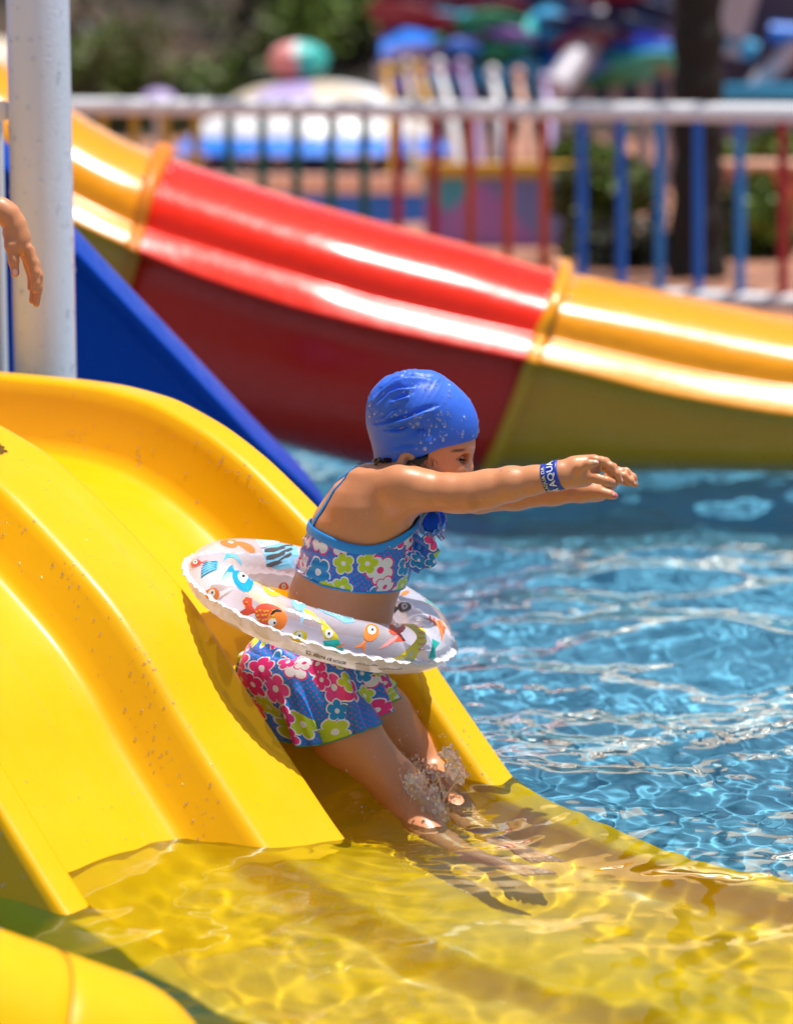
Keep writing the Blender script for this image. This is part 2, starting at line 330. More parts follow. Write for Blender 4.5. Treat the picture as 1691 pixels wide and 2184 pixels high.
def flume_section(grow=0., notch=False):
    "closed tube: arched upper half, side seam flange, hanging lower half"
    rows = []; g = grow
    for N_, C_, T_ in zip(Nn, Cr, Fr):
        row = []; zb = max(.02, N_[2]-.52); yn = C_[1]; W_ = .84; zc = C_[2]; zt = T_[2]; dx = T_[0]-C_[0]
        for t in np.linspace(0, math.pi, 30):      # lower half, far side to near side
            s1 = math.sin(t)**.7; row.append((N_[0]-.17*s1, yn+W_/2+(W_/2+g)*math.cos(t), N_[2]-(N_[2]-zb+g)*s1))
        fx = N_[0]
        row += [(fx, yn-.045-g, N_[2]-.004), (fx, yn-.088-g, N_[2]-.002), (fx, yn-.095-g, N_[2]+.008), (fx, yn-.088-g, N_[2]+.018), (fx*.5+C_[0]*.5, yn-.055-g, (N_[2]+zc)/2+.004), (C_[0], yn-.016-g, zc-.004), (C_[0], yn-.006-g, zc), (C_[0], yn+.0-g, zc+.008)]
        for t in np.linspace(.06, math.pi, 36):    # arched upper half
            h = (1-math.cos(t))/2; s1 = math.sin(t)**.92; yy_ = yn+.004+W_/2-(W_/2+g)*math.cos(t); z1 = zc+.01+(zt-zc-.01+g)*s1
            if notch and .10 < h < .28 and False: yy_ += .1
            row.append((C_[0]+dx*s1, yy_, z1))
        row += [(C_[0], yn+W_+.07+g, zc-.05), (C_[0], yn+W_+.06+g, zc-.07)]
        rows.append(row)
    return np.array(rows)
FS = flume_section(); FO = flume_section(.05)
fl = empty('water_flume', tuple(at(900, 1000, 10.4)*(1, 1, 0)), 'long open flume in yellow and red sections crossing behind the child', 'flume')
def cut(A, u0, u1):
    # resample in u so that joints fall exactly
    n = max(3, int(abs(u1-u0)/22)); q = np.linspace(u0, u1, n); k = (q-us[0])/27.; i = np.clip(k.astype(int), 0, len(us)-2); f = (k-i)[:, None, None]
    return A[i]*(1-f)+A[i+1]*f
for u0, u1, mt in ((-380, 277, YEL2), (277, 1128, RED), (1128, 2280, YEL2)):
    fin('flume_section', gridmesh('flume_section', cut(FS, u0+2, u1-2), closed=1), mt, fl, True)
for u0, mt in ((284, ORG), (1136, YEL2)):
    A = cut(FO, u0-13, u0+13); A = np.concatenate([cut(FS, u0-13, u0-12)[:1], A, cut(FS, u0+12, u0+13)[-1:]])
    ob = fin('joint_flange', gridmesh('joint_flange', A, closed=1), mt, fl, False)
BOLT = plain('galvanised_bolt', (.35, .35, .36), .35, Metallic=.8)
for u0 in (284, 1136):
    i = int((u0-us[0])/27)
    for k in range(5):
        for du in (-22, 22):
            t = .35+.45*k/4; c_ = cut(FS, u0+du, u0+du+1)[0][38+int((t-.1)*32)]; mb = MB(); mb.ell(tuple(c_), (.009, .009, .009), 8, 6); mb.build('bolt', BOLT, fl)
GS = plain('grey_steel', (.3, .3, .32), .4)
for u0 in (-100, 1000, 2100):
    i = int((u0-us[0])/27); c = (Nn[i]+Fr[i])/2; mb = MB(); mb.tube([(c[0], c[1]+.2, -.45), (c[0], c[1]+.2, max(.06, Nn[i][2]-.4))], .05, 14); mb.build('support_post', GS, fl)
# ------------------------------------------------------------------ white pole and platform rail
pb = at(97, 800, 7.35); pt = at(86, 0, 7.35); px = (pb[0]+pt[0])/2
mb = MB(); r = .0775
zz = np.linspace(-.45, 3.3, 60)
mb.tube([(px-.002*z, 7.35, z) for z in zz], r, 48)
q = NM('white_pole_paint'); p = q.pos()
c = q.mix(q.math('MULTIPLY', q.noise(5, 4, p), .5), (.74, .79, .92), (.64, .66, .70))
sp = q.n('TexVoronoi', {'Scale': 11., 'Vector': p}); c = q.mix(q.math('LESS_THAN', sp.outputs[0], .05), c, (.28, .24, .2))
q.P(Base_Color=c, Roughness=.3, Coat_Weight=.3); q.bump(q.noise(130, 3, p), .35, .003)
pole = empty('pole', (px, 7.35, 0), 'thick white painted pole beaded with water behind the yellow slide', 'pole')
mb.build('shaft', q.m, pole)
mb = MB()
for _ in range(150):
    z = rng.uniform(.75, 1.75); a = rng.uniform(-math.pi, 0)
    rr = .0016+.006*rng.rand()**3
    nr = (math.cos(a), math.sin(a), 0); drop_mb(mb, (px-.002*z+r*nr[0], 7.35+r*nr[1], z), nr, rr, 1.3)
mb.build('water_drops', DROP, pole, kind='stuff')
rl = empty('platform_railing', tuple(at(-200, 800, 7.5)*(1, 1, 0)), 'white metal railing joined to the left side of the pole', 'railing')
mb = MB(); a = at(-620, 236, 7.42); b = at(14, 236, 7.36)
mb.box(tuple((a+b)/2), (b[0]-a[0], .045, .047), bev=.005); mb.build('rail', WHT, rl)
for u in (-8, -330, -600):
    mb = MB(); t_ = at(u, 240, 7.56); mb.tube([(t_[0], 7.56, -.42), (t_[0], 7.56, t_[2])], .018, 14); mb.build('post', WHT, rl)
mb = MB(); mb.box(((a[0]+b[0])/2, 7.49, a[2]+.0), (b[0]-a[0]-.05, .14, .02)); mb.build('cross_plate', WHT, rl)
# ------------------------------------------------------------------ coloured fence
FC = {'y': plain('yellow_bar_paint', (.62, .36, .02), .4), 'g': plain('green_bar_paint', (.01, .13, .09), .4), 'r': plain('dark_red_bar_paint', (.42, .01, .02), .4), 'o': plain('orange_red_bar_paint', (.55, .07, .02), .4), 'b': plain('blue_bar_paint', (.0, .14, .62), .4), 'c': plain('sky_blue_bar_paint', (.02, .24, .66), .4)}
def fy(u): return 1/np.interp(u, [-600, 158, 1691, 2400], [1/18.8, 1/17.3, 1/15., 1/14.1])
fe = empty('fence', tuple(at(900, 640, fy(900))*(1, 1, 0)+np.array((0, 0, .27))), 'white railed fence with bars painted yellow, green, red and blue', 'fence')
ZT, ZB = 1.255, .30
def fp(u, z):
    y = fy(u); return ((u-CU)/F*(y*cP-(z-H)*sP), y, z)
mb = MB(); mb.tube([fp(u, ZT) for u in np.linspace(-600, 3400, 40)], .048, 16); mb.build('top_rail', WHT, fe)
mb = MB(); mb.tube([fp(u, ZB) for u in np.linspace(-600, 3400, 40)], .045, 14); mb.build('bottom_rail', WHT, fe)
bars = [(-560, 'b'), (-480, 'b'), (-400, 'r'), (-320, 'r'), (-240, 'g'), (-160, 'g'), (-80, 'y'), (0, 'y'), (75, 'y'), (150, 'y'), (220, 'y'), (287, 'y'), (353, 'y'), (419, 'y'), (489, 'g'), (560, 'g'), (633, 'g'), (706, 'g'), (777, 'g'), (848, 'r'), (926, 'r'), (1003, 'o'), (1082, 'o'), (1160, 'o'), (1240, 'b'), (1324, 'b'), (1406, 'c'), (1488, 'b'), (1577, 'c'), (1669, 'r'), (1755, 'r'), (1840, 'r'), (1930, 'y'), (2020, 'y'), (2110, 'g'), (2200, 'g'), (2290, 'b')]+[(2380+90*i, 'bbbrryyygggr'[i]) for i in range(11)]
for u, k in bars:
    mb = MB(); mb.tube([fp(u, ZB+.04), fp(u, ZT-.04)], .026, 12)
    mb.build('baluster', FC[k], fe)
for u in (-600, 2025, 3395):
    mb = MB(); x, y, _ = fp(u, 1); mb.tube([(x, y+.09, .27), (x, y+.09, ZT-.01)], .03, 12); mb.build('post', WHT, fe)
# ------------------------------------------------------------------ hillside and trees
q = NM('hill_soil'); p = q.pos()
q.P(Base_Color=q.ramp(q.noise(.35, 6, p, .65), (.3, (.006, .009, .004)), (.45, (.03, .022, .013)), (.6, (.095, .055, .035)), (.78, (.03, .05, .008))), Roughness=.95); HILL = q.m
gx, gy = np.meshgrid(np.linspace(-70, 70, 120), np.linspace(48, 120, 60), indexing='ij')
gz = .25+np.clip((gy-50)*.34, 0, 22)+.8*np.sin(gx*.31)*np.sin(gy*.27)*np.clip((gy-50)/10, 0, 1)+rng.normal(0, .12, gx.shape)
fin('hillside', gridmesh('hillside', np.stack([gx, gy, gz], -1)), HILL, None, True, kind='structure')
LEAF = [plain('leaf_olive', (.07, .085, .012), .6, .4, 2), plain('leaf_dark', (.016, .022, .008), .6, .4, 2), plain('leaf_bright', (.10, .17, .012), .55, .35, 2)]
BARK = plain('dark_palm_bark', (.022, .018, .014), .9, .5, 9, bump=.6, bs=30); BRN = plain('brown_bark', (.07, .045, .03), .9, .4, 9)
def leafball(mb, c, r, n, size, m=0, squash=.8):
    for _ in range(n):
        d = rng.normal(size=3); d /= np.linalg.norm(d); rr = rng.rand()**.45
        p_ = np.array(c)+d*rr*np.array((r, r, r*squash)); a = rng.normal(size=3); a /= np.linalg.norm(a); b = np.cross(a, rng.normal(size=3)); b /= np.linalg.norm(b)
        s = size*rng.uniform(.6, 1.4); mb.add([p_-a*s, p_+b*s*.45, p_+a*s, p_-b*s*.45], [(0, 1, 2, 3)], m)
def bush(name, u, v, y, r, label, cat, mats=(0, 2), group=None, stem=True, n=1400, size=.09):
    c = at(u, v, y); g_ = max(.27, .25+max(0, (y-50)*.34)); e = empty(name, (c[0], c[1], g_), label, cat, group)
    mb = MB()
    for k in range(6):
        o_ = rng.normal(0, .42*r, 3); leafball(mb, c+o_*np.array((1, 1, .6)), r*.62, n//6, size*max(1, r), k % len(mats))
    mb.build('crown', [LEAF[i] for i in mats], e, smooth=False)
    if stem:
        mb = MB(); mb.tube([(c[0], c[1], g_-.05), (c[0]+.05*r, c[1], (g_+c[2])/2), tuple(c)], [.12*r, .08*r, .04*r], 8)
        for k in range(4): mb.tube([tuple(c-np.array((0, 0, .3*r))), tuple(c+rng.normal(0, .4*r, 3))], [.04*r, .01*r], 6)
        mb.build('trunk', BRN, e)
bl = ['broad olive tree low on the hill beside the white pole', 'dark leafy tree on the hill, second from the pole', 'bright green tree on the hill left of the striped ball', 'dark green tree on the hill directly above the striped ball', 'pale green tree on the hill near the red structure']
hr = np.random.RandomState(5)
mb = MB()
for _ in range(300):
    x = hr.uniform(-16, 22); y = hr.uniform(47, 76); z = .25+max(0, (y-50)*.34); r_ = hr.uniform(.4, 1.3)
    for _ in range(46):
        d = hr.normal(size=3); d /= np.linalg.norm(d); p_ = np.array((x, y, z+r_*.3))+d*r_*hr.rand()**.5*np.array((1, 1, .7)); a = hr.normal(size=3); a /= np.linalg.norm(a); b = np.cross(a, hr.normal(size=3)); b /= np.linalg.norm(b); s = .2*hr.uniform(.6, 1.4)
        mb.add([p_-a*s, p_+b*s*.5, p_+a*s, p_-b*s*.5], [(0, 1, 2, 3)], 0 if hr.rand() < .25 else 1)
mb.build('undergrowth', [LEAF[0], LEAF[1]], None, smooth=False, kind='stuff', label='dense dark scrub covering the hillside behind the fairground', cat='undergrowth')
for i, (u, v, y, r, mt) in enumerate([(215, 165, 49, 1.25, (0, 2)), (395, 20, 60, 1.9, (1, 0)), (470, 190, 53, 1.1, (2, 0)), (640, -10, 58, 2.2, (0, 1)), (745, 40, 54, 1.5, (2, 1))]):
    bush('tree', u, v, y, r, bl[i], 'tree', mt, 'trees on the hillside')
for i, (u, v, y, r, mt) in enumerate([(1290, 420, 19, .34, (2, 0)), (1345, 520, 18.2, .36, (0, 1)), (1250, 345, 21, .3, (0, 2)), (1610, 470, 19, .30, (2, 0)), (1625, 345, 21, .28, (2, 0))]):
    bush('shrub', u, v, y, r, ['yellow green shrub behind the blue bars left of the dark trunk', 'dark green shrub low beside the dark palm trunk', 'small olive shrub behind the first blue bar', 'low green shrub in front of the red planter', 'yellow green shrub growing out of the red planter'][i], 'shrub', mt, 'shrubs behind the fence', n=900, size=.07)
# palm
c = at(1484, 500, 17.2); tr_ = empty('palm_tree', (c[0], 17.2, .27), 'dark ringed palm trunk rising behind the fence at right', 'tree')
mb = MB(); zs = np.linspace(.25, 6.2, 90); mb.tube([(c[0]-.012*(z-1), 17.2, z) for z in zs], [.142+.012*math.sin(z*24)+.03*math.exp(-(z-.25)*3) for z in zs], 20)
mb.build('trunk', BARK, tr_)
mb = MB()
for k in range(16):
    a = 2*math.pi*k/16+rng.uniform(-.1, .1); L = 2.3; pr = [np.array((c[0]-.06+math.cos(a)*L*t, 17.2+math.sin(a)*L*t, 6.2+1.1*t-2.1*t*t*(1+.5*(k % 2)))) for t in np.linspace(0, 1, 14)]
    mb.tube(pr, [.03*(1-.7*t) for t in np.linspace(0, 1, 14)], 5)
    for i in range(1, 14):
        for sgn in (-1, 1):
            d = np.array((-math.sin(a), math.cos(a), 0))*sgn; l = .55*math.sin(math.pi*(i/14)**.7)+.1; o = pr[i]; f = np.array((math.cos(a), math.sin(a), 0))
            mb.add([o, o+d*l*.5+f*.08, o+d*l+f*.2-np.array((0, 0, .25*l)), o+d*l*.5+f*.02], [(0, 1, 2, 3)])
mb.build('crown', LEAF[1], tr_, smooth=False)
# ------------------------------------------------------------------ fairground behind the fence
def pc(name, col, r=.45): return plain(name, col, r, .1, 3)
PINK, TEAL, CREAM, LAV, SKYB, PEACH, DRED, PURP, GRN, CYAN, DNAVY, GREY, GOLD, TERR = [pc(n, c) for n, c in (('salmon_paint', (.80, .30, .28)), ('teal_paint', (.03, .45, .42)), ('cream_paint', (.55, .45, .34)), ('lavender_paint', (.42, .33, .62)), ('bright_blue_paint', (.01, .18, .75)), ('peach_render', (.72, .38, .26)), ('maroon_paint', (.22, .005, .015)), ('violet_paint', (.26, .13, .48)), ('green_paint', (.02, .26, .12)), ('cyan_paint', (.03, .30, .55)), ('navy_paint', (.01, .025, .10)), ('pale_grey_paint', (.45, .42, .48)), ('golden_paint', (.70, .38, .03)), ('terracotta_pot', (.45, .10, .03)))]
def dome(mb, c, rx, h, mats, n=32, k=8, low=0., scal=0):
    V = []
    for i in range(k+1):
        a = math.pi/2*i/k
        for j in range(n):
            b = 2*math.pi*j/n; V.append((c[0]+rx*math.sin(a)*math.cos(b), c[1]+rx*math.sin(a)*math.sin(b), c[2]+h*math.cos(a)-(scal*abs(math.sin(b*n/8)) if i == k else 0)))
    base = len(mb.V); mb.V += V
    for i in range(k):
        for j in range(n):
            mb.F.append((base+i*n+j, base+(i+1)*n+j, base+(i+1)*n+(j+1) % n, base+i*n+(j+1) % n)); mb.M.append(mats[(j*len(mats)*2//n) % len(mats)])
# carousel with a striped ball on its canopy
Y = 27.; c = at(668, 300, Y); k_ = Y/F
ca = empty('carousel', (c[0], Y, .27), 'round ride with a domed pale canopy and a pink and teal ball on top', 'ride')
tp = at(668, 212, Y)
mb = MB(); dome(mb, (c[0], Y, at(0, 232, Y)[2]), 235*k_*.78, 60*k_, [0, 1, 0, 2], 32); mb.build('canopy', [CREAM, LAV, WHT], ca)
mb = MB()
V = []
for i, (rr, zv) in enumerate(((.75, 236), (1.0, 262), (1.08, 285))):
    V.append([(c[0]+240*k_*rr*math.cos(2*math.pi*j/96), Y+240*k_*rr*math.sin(2*math.pi*j/96), at(0, zv, Y)[2]-(.09*abs(math.sin(j*math.pi/8)) if i == 2 else 0)) for j in range(96)])
mb.add(sum(V, []), [(i*96+j, i*96+(j+1) % 96, (i+1)*96+(j+1) % 96, (i+1)*96+j) for i in range(2) for j in range(96)]); mb.build('valance', WHT, ca)
mb = MB(); mb.tube([(c[0], Y, at(0, 322, Y)[2]), (c[0], Y, at(0, 289, Y)[2])], [300*k_, 256*k_], 48); mb.build('blue_band', SKYB, ca)
mb = MB(); mb.tube([(c[0], Y, at(0, 375, Y)[2]), (c[0], Y, at(0, 350, Y)[2])], 262*k_, 48); mb.build('platform', DNAVY, ca)
mb = MB(); mb.tube([(c[0], Y, .27), (c[0], Y, at(0, 376, Y)[2])], 250*k_, 40); mb.build('base_drum', DNAVY, ca)
mb = MB(); mb.tube([(c[0], Y, at(0, 350, Y)[2]), (c[0], Y, at(0, 290, Y)[2])], 60*k_, 20); mb.build('centre_column', PURP, ca)
for j in range(10):
    a = 2*math.pi*j/10+.2; mb = MB(); x, y_ = c[0]+215*k_*math.cos(a), Y+215*k_*math.sin(a)
    mb.tube([(x, y_, at(0, 352, Y)[2]), (x, y_, at(0, 300, Y)[2])], .05, 8); mb.build('canopy_post', [WHT, LAV, PINK][j % 3], ca)
b_ = at(637, 128, Y)
mb = MB(); mb.ell(tuple(b_), (64*k_, 64*k_, 40*k_), 24, 14)
me_ = mb.build('striped_ball', [PINK, TEAL, WHT], ca)
for pz_ in me_.data.polygons:
    x = pz_.center.x-b_[0]; pz_.material_index = (1 if x > 4*k_ else (2 if x > -8*k_ and pz_.center.z > b_[2] else 0))
mb = MB(); mb.tube([(b_[0], Y, b_[2]-28*k_), (b_[0]+.02, Y, tp[2]+.02)], [34*k_, 44*k_], 16); mb.build('ball_neck', DRED, ca)
# small far umbrella
c2 = at(340, 215, 33); k2 = 33/F; um = empty('sunshade', (c2[0], 33, .27), 'small pale sunshade far off just above the fence rail', 'sunshade')
mb = MB(); dome(mb, tuple(c2-np.array((0, 0, 12*k2))), 45*k2, 38*k2, [0]); mb.build('canopy', LAV, um)
mb = MB(); mb.tube([(c2[0], 33, .27), tuple(c2)], .05, 10); mb.build('pole', WHT, um)
c2 = at(-30, 150, 30); um = empty('sunshade', (c2[0], 30, .27), 'teal and pale blue sunshade partly hidden by the pole', 'sunshade')
k2 = 30/F; mb = MB(); dome(mb, tuple(c2-np.array((0, 0, 0))), 130*k2, 70*k2, [0, 1]); mb.build('canopy', [TEAL, CREAM], um)
mb = MB(); mb.tube([(c2[0], 30, .27), tuple(c2)], .05, 10); mb.build('pole', WHT, um)
# peach curb wall with blue painted front
def wall(name, u0, u1, v0, v1, y0, y1, mt, label, cat, th=.2, cap=None):
    a, b = at(u0, v0, y0), at(u1, v0, y1); za, zb = at(u0, v1, y0)[2], at(u1, v1, y1)[2]
    e = empty(name, ((a[0]+b[0])/2, (y0+y1)/2, min(za, zb)), label, cat); mb = MB()
    V = [(a[0], y0, za), (b[0], y1, zb), (b[0], y1, b[2]), (a[0], y0, a[2])]; V += [(x, y+th, z) for x, y, z in V]
    mb.add(V, [(0, 1, 2, 3), (5, 4, 7, 6), (3, 2, 6, 7), (1, 0, 4, 5), (4, 0, 3, 7), (1, 5, 6, 2)]); mb.build('wall_face', mt, e, smooth=False)
    if cap:
        mb = MB(); h = cap[1]; V = [(a[0]-.03, y0-.05, a[2]), (b[0]+.03, y1-.05, b[2]), (b[0]+.03, y1-.05, b[2]+h), (a[0]-.03, y0-.05, a[2]+h)]; V += [(x, y+th+.1, z) for x, y, z in V]
        mb.add(V, [(0, 1, 2, 3), (5, 4, 7, 6), (3, 2, 6, 7), (1, 0, 4, 5), (4, 0, 3, 7), (1, 5, 6, 2)]); mb.build('coping', cap[0], e, smooth=False)
    return e
wall('pool_wall', 420, 1010, 412, 560, 21.5, 23.5, SKYB, 'blue wall with a thick peach coping behind the green and red bars', 'wall', .25, (PEACH, .13))
# mural wall: patches of colour
q = NM('mural_paint'); p = q.pos(); vo = q.n('TexVoronoi', {'Scale': 1.7, 'Vector': p}); 
q.P(Base_Color=q.ramp(q.n('SeparateColor', {0: vo.outputs['Color']}).outputs[0], (.0, (.30, .16, .5)), (.2, (.5, .2, .5)), (.38, (.02, .4, .5)), (.5, (.03, .14, .5)), (.64, (.6, .45, .55)), (.8, (.4, .32, .62)), (.93, (.7, .3, .1))), Roughness=.5); MUR = q.m
q.t.nodes[-1].color_ramp.interpolation = 'EASE' if hasattr(q.t.nodes[-1], 'color_ramp') else None
wall('mural_wall', 905, 1225, 378, 600, 20, 20, MUR, 'low wall painted with violet, teal and pink shapes behind the orange bars', 'wall', .25, (GOLD, .09))
# leaning inflatable poles
for i, (u0, v0, u1, v1, mt, lb) in enumerate([(835, 330, 822, 160, GOLD, 'golden leaning pole nearest the domed canopy'), (880, 340, 868, 150, CREAM, 'cream leaning pole beside the golden one'), (925, 345, 895, 155, GOLD, 'golden leaning pole under the blue wave roof'), (975, 350, 935, 150, WHT, 'white leaning pole under the blue wave roof'), (1020, 350, 985, 150, LAV, 'lavender leaning pole near the green dome'), (1075, 350, 1050, 165, WHT, 'white leaning pole under the green dome'), (1120, 350, 1105, 170, PEACH, 'peach leaning pole right of the green dome'), (1170, 350, 1160, 180, LAV, 'lavender leaning pole nearest the cyan slide')]):
    a, b = at(u0, v0, 24), at(u1, v1, 24.6); e = empty('flag_pole', (a[0], 24, .27), lb, 'pole', 'leaning poles behind the fence')
    mb = MB(); mb.tube([(a[0]+(a[0]-b[0])*.4, 24, .27), tuple(a), tuple((a+b)/2+np.array((.03, 0, 0))), tuple(b)], [.04, .04, .035, .03], 10); mb.build('shaft', mt, e)
    mb = MB(); mb.ell(tuple(b+np.array((0, 0, .04))), (.05, .05, .06), 12, 8); mb.build('finial', mt, e)
# big play structure
Y = 29.; k_ = Y/F; c = at(1090, 180, Y)
pl = empty('play_castle', (c[0], Y, .27), 'big play structure with a blue wave roof, green domes and a cyan chute', 'play structure')
mb = MB()
for u in range(815, 1440, 62):
    x, _, z = at(u, 130, Y); mb.tube([(x, Y, .27), (x, Y, z)], .07, 10)
mb.build('column', GREY, pl)
q_ = at(915, 55, Y); mb = MB(); mb.box((q_[0], Y+1, q_[2]+.4), (1.0, .8, 1.35), bev=.15); mb.box((q_[0]-.2, Y+.6, q_[2]+.9), (.7, .5, 1.2), bev=.1); mb.build('maroon_tower', DRED, pl)
mb = MB(); n = 40; V = []
for i in range(n+1):
    u = 812+i*(1010-812)/n; z = 108+14*math.cos(i/n*9.5); a = at(u, z, Y-.6); V += [(a[0], Y-.6, a[2]), (a[0], Y-.6, a[2]-32*k_), (a[0], Y+.8, a[2]+.25), (a[0], Y+.8, a[2]+.05)]
mb.add(V, [(i*4+a, i*4+b, i*4+4+b, i*4+4+a) for i in range(n) for a, b in ((0, 1), (1, 3), (3, 2), (2, 0))]); mb.build('wave_roof', SKYB, pl)
for u, v, rx, rz, mt, nm in ((975, 95, 55, 32, GRN, 'green_dome'), (1060, 105, 75, 42, GRN, 'green_dome'), (1010, 58, 60, 34, CYAN, 'blue_dome'), (1110, 80, 50, 50, TEAL, 'teal_dome'), (1180, 60, 60, 45, CYAN, 'blue_dome'), (1235, 105, 60, 50, CYAN, 'blue_dome'), (1190, 140, 45, 40, SKYB, 'blue_dome')):
    a = at(u, v, Y-.5); mb = MB(); mb.ell(tuple(a), (rx*k_, .5, rz*k_), 20, 12, noise=.03); mb.build(nm, mt, pl)
mb = MB(); mb.tube([at(1300, 30, Y-.8), at(1262, 75, Y-1), at(1235, 120, Y-1.2), at(1200, 170, Y-1.4), at(1180, 195, Y-1.6)], [.13, .13, .14, .14, .14], 14); mb.build('chute', GREY, pl)
pr = np.random.RandomState(21)
for k in range(34):
    u, v = pr.uniform(850, 1420), pr.uniform(-20, 190); mt = [GRN, CYAN, SKYB, PURP, DRED, TEAL, LAV, SKYB, CYAN][pr.randint(9)] if v > 55 else [DRED, DNAVY, PURP, DRED, CYAN][pr.randint(5)]
    a = at(u, v, Y-.9+pr.uniform(-.3, .3)); n = 10; w_, h_ = pr.uniform(.12, .42), pr.uniform(.05, .2); tw_ = pr.uniform(-.6, .6); V_ = []
    for i in range(n+1):
        t = i/n-.5; V_ += [tuple(a+np.array((w_*2*t, -.12*math.cos(t*3), h_*math.cos(t*2.6)*.8+tw_*t*w_))), tuple(a+np.array((w_*2*t, .1, -h_*.6*math.cos(t*2)+tw_*t*w_)))]
    mb = MB(); mb.add(V_, [(2*i, 2*i+1, 2*i+3, 2*i+2) for i in range(n)]); o = mb.build('painted_panel', mt, pl); md = o.modifiers.new('s', 'SOLIDIFY'); md.thickness = .03
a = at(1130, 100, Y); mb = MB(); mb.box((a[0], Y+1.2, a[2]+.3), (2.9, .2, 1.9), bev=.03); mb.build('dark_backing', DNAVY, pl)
a = at(1345, 65, Y); mb = MB(); mb.box((a[0], Y, a[2]), (150*k_, .5, 110*k_), bev=.05); mb.build('violet_tower', PURP, pl)
a = at(1355, 108, Y-.5); mb = MB(); mb.box(tuple(a), (150*k_, .5, 34*k_), bev=.03); mb.build('blue_balcony', SKYB, pl)
a = at(1345, 148, Y-.5); mb = MB(); mb.box(tuple(a), (150*k_, .4, 28*k_), bev=.03); mb.build('gold_beam', pc('ochre_beam', (.4, .17, .05)), pl)
a = at(920, 150, Y-.5); mb = MB(); mb.box(tuple(a), (200*k_, .4, 26*k_), bev=.03); mb.build('gold_fascia', GOLD, pl)
a = at(1240, 205, Y); mb = MB(); mb.box((a[0], Y+.2, a[2]), (380*k_, .3, 90*k_), bev=.03); mb.build('rear_panel', pc('dusk_blue_panel', (.04, .09, .22)), pl)
# right-hand tower behind the palm
a = at(1620, 120, 26); k_ = 26/F; tw = empty('slide_tower', (a[0], 26, .27), 'dark tower with pale diagonal braces right of the palm trunk', 'tower')
mb = MB(); mb.box((a[0]+.3, 26.6, 1.6), (1.4, .5, 3.4), bev=.03); mb.build('panel', pc('dark_plum_panel', (.045, .03, .07)), tw)
for p0, p1, mt in (((1570, -30), (1545, 90), GREY), ((1600, -30), (1560, 120), GREY), ((1700, 90), (1580, 215), GREY), ((1540, 80), (1610, 112), CYAN), ((1640, 70), (1720, 75), SKYB)):
    mb = MB(); mb.tube([tuple(at(*p0, 25.8)), tuple(at(*p1, 25.8))], .085, 10); mb.build('brace', mt, tw)
a = at(1610, 200, 25.6); mb = MB(); mb.box(tuple(a), (180*k_, .3, 40*k_), bev=.02); mb.build('teal_band', CYAN, tw)
a = at(1600, 290, 25.6); mb = MB(); mb.box(tuple(a), (180*k_, .3, 120*k_), bev=.02); mb.build('lower_panel', pc('slate_violet_panel', (.12, .09, .2)), tw)
# planter
a = at(1622, 395, 20.5); k_ = 20.5/F; pt_ = empty('planter', (a[0], 20.5, .27), 'terracotta red planter trough behind the rightmost bars', 'planter')
mb = MB(); mb.box((a[0], 20.5, (.27+at(0, 362, 20.5)[2])/2), (150*k_, .4, at(0, 362, 20.5)[2]-.27), bev=.02); mb.build('trough', TERR, pt_)
mb = MB(); mb.box((a[0], 20.5, at(0, 352, 20.5)[2]), (165*k_, .46, .06), bev=.01); mb.build('rim', PEACH, pt_)
# unseen buildings and roofs, added for their reflection in the pool
def block(u, y, wd, z0, z1, mt, roof, label, dp=3.):
    x = (u-CU)/F*y; e = empty('building', (x, y, .27), label, 'building'); mb = MB(); mb.box((x, y+dp/2, (z0+z1)/2), (wd, dp, z1-z0)); mb.build('wall', mt, e, smooth=False)
    mb = MB(); mb.box((x, y+dp/2, z1+.12), (wd+.5, dp+.5, .22), bev=.03); mb.build('roof', roof, e, smooth=False)
    for i in range(int(wd//1.6)):
        mb = MB(); mb.box((x-wd/2+.9+i*1.6, y-.02, z0+(z1-z0)*.62), (.8, .08, 1.1)); mb.build('window', DNAVY, e, smooth=False)
def reflector_roof(x0, x1, y0, z0, mt, label):  # roof above the view, added to put pale and tan streaks on the water
    e = empty('reflector_roof', ((x0+x1)/2, y0+2, .27), label, 'roof'); mb = MB(); n = 14; V_ = []
    for i in range(n+1):
        x = x0+(x1-x0)*i/n
        for j in range(9): t = j/8; V_.append((x, y0+5.5*t, z0+4.2*t-.5*math.sin(math.pi*t)-.35*math.sin(math.pi*((i*4/n) % 1))))
    mb.add(V_, [(i*9+j, (i+1)*9+j, (i+1)*9+j+1, i*9+j+1) for i in range(n) for j in range(8)]); o = mb.build('canopy', mt, e); md = o.modifiers.new('s', 'SOLIDIFY'); md.thickness = .04
    for i in (0, 4):
        for y, z in ((y0+.1, z0+.0), (y0+5.4, z0+4.1)):
            mb = MB(); x = x0+.1+(x1-x0-.2)*i/4; mb.tube([(x, y, .2), (x, y, z)], .06, 8); mb.build('post', GREY, e)
reflector_roof(-10, 1.2, 33, 3.6, pc('white_sailcloth', (.78, .76, .76)), 'unseen white sloping roof left of the play structure, added for the pool to reflect')
reflector_roof(.8, 11, 32, 3.2, pc('tan_sailcloth', (.80, .45, .22)), 'unseen tan sloping roof on the right, added for the pool to reflect')
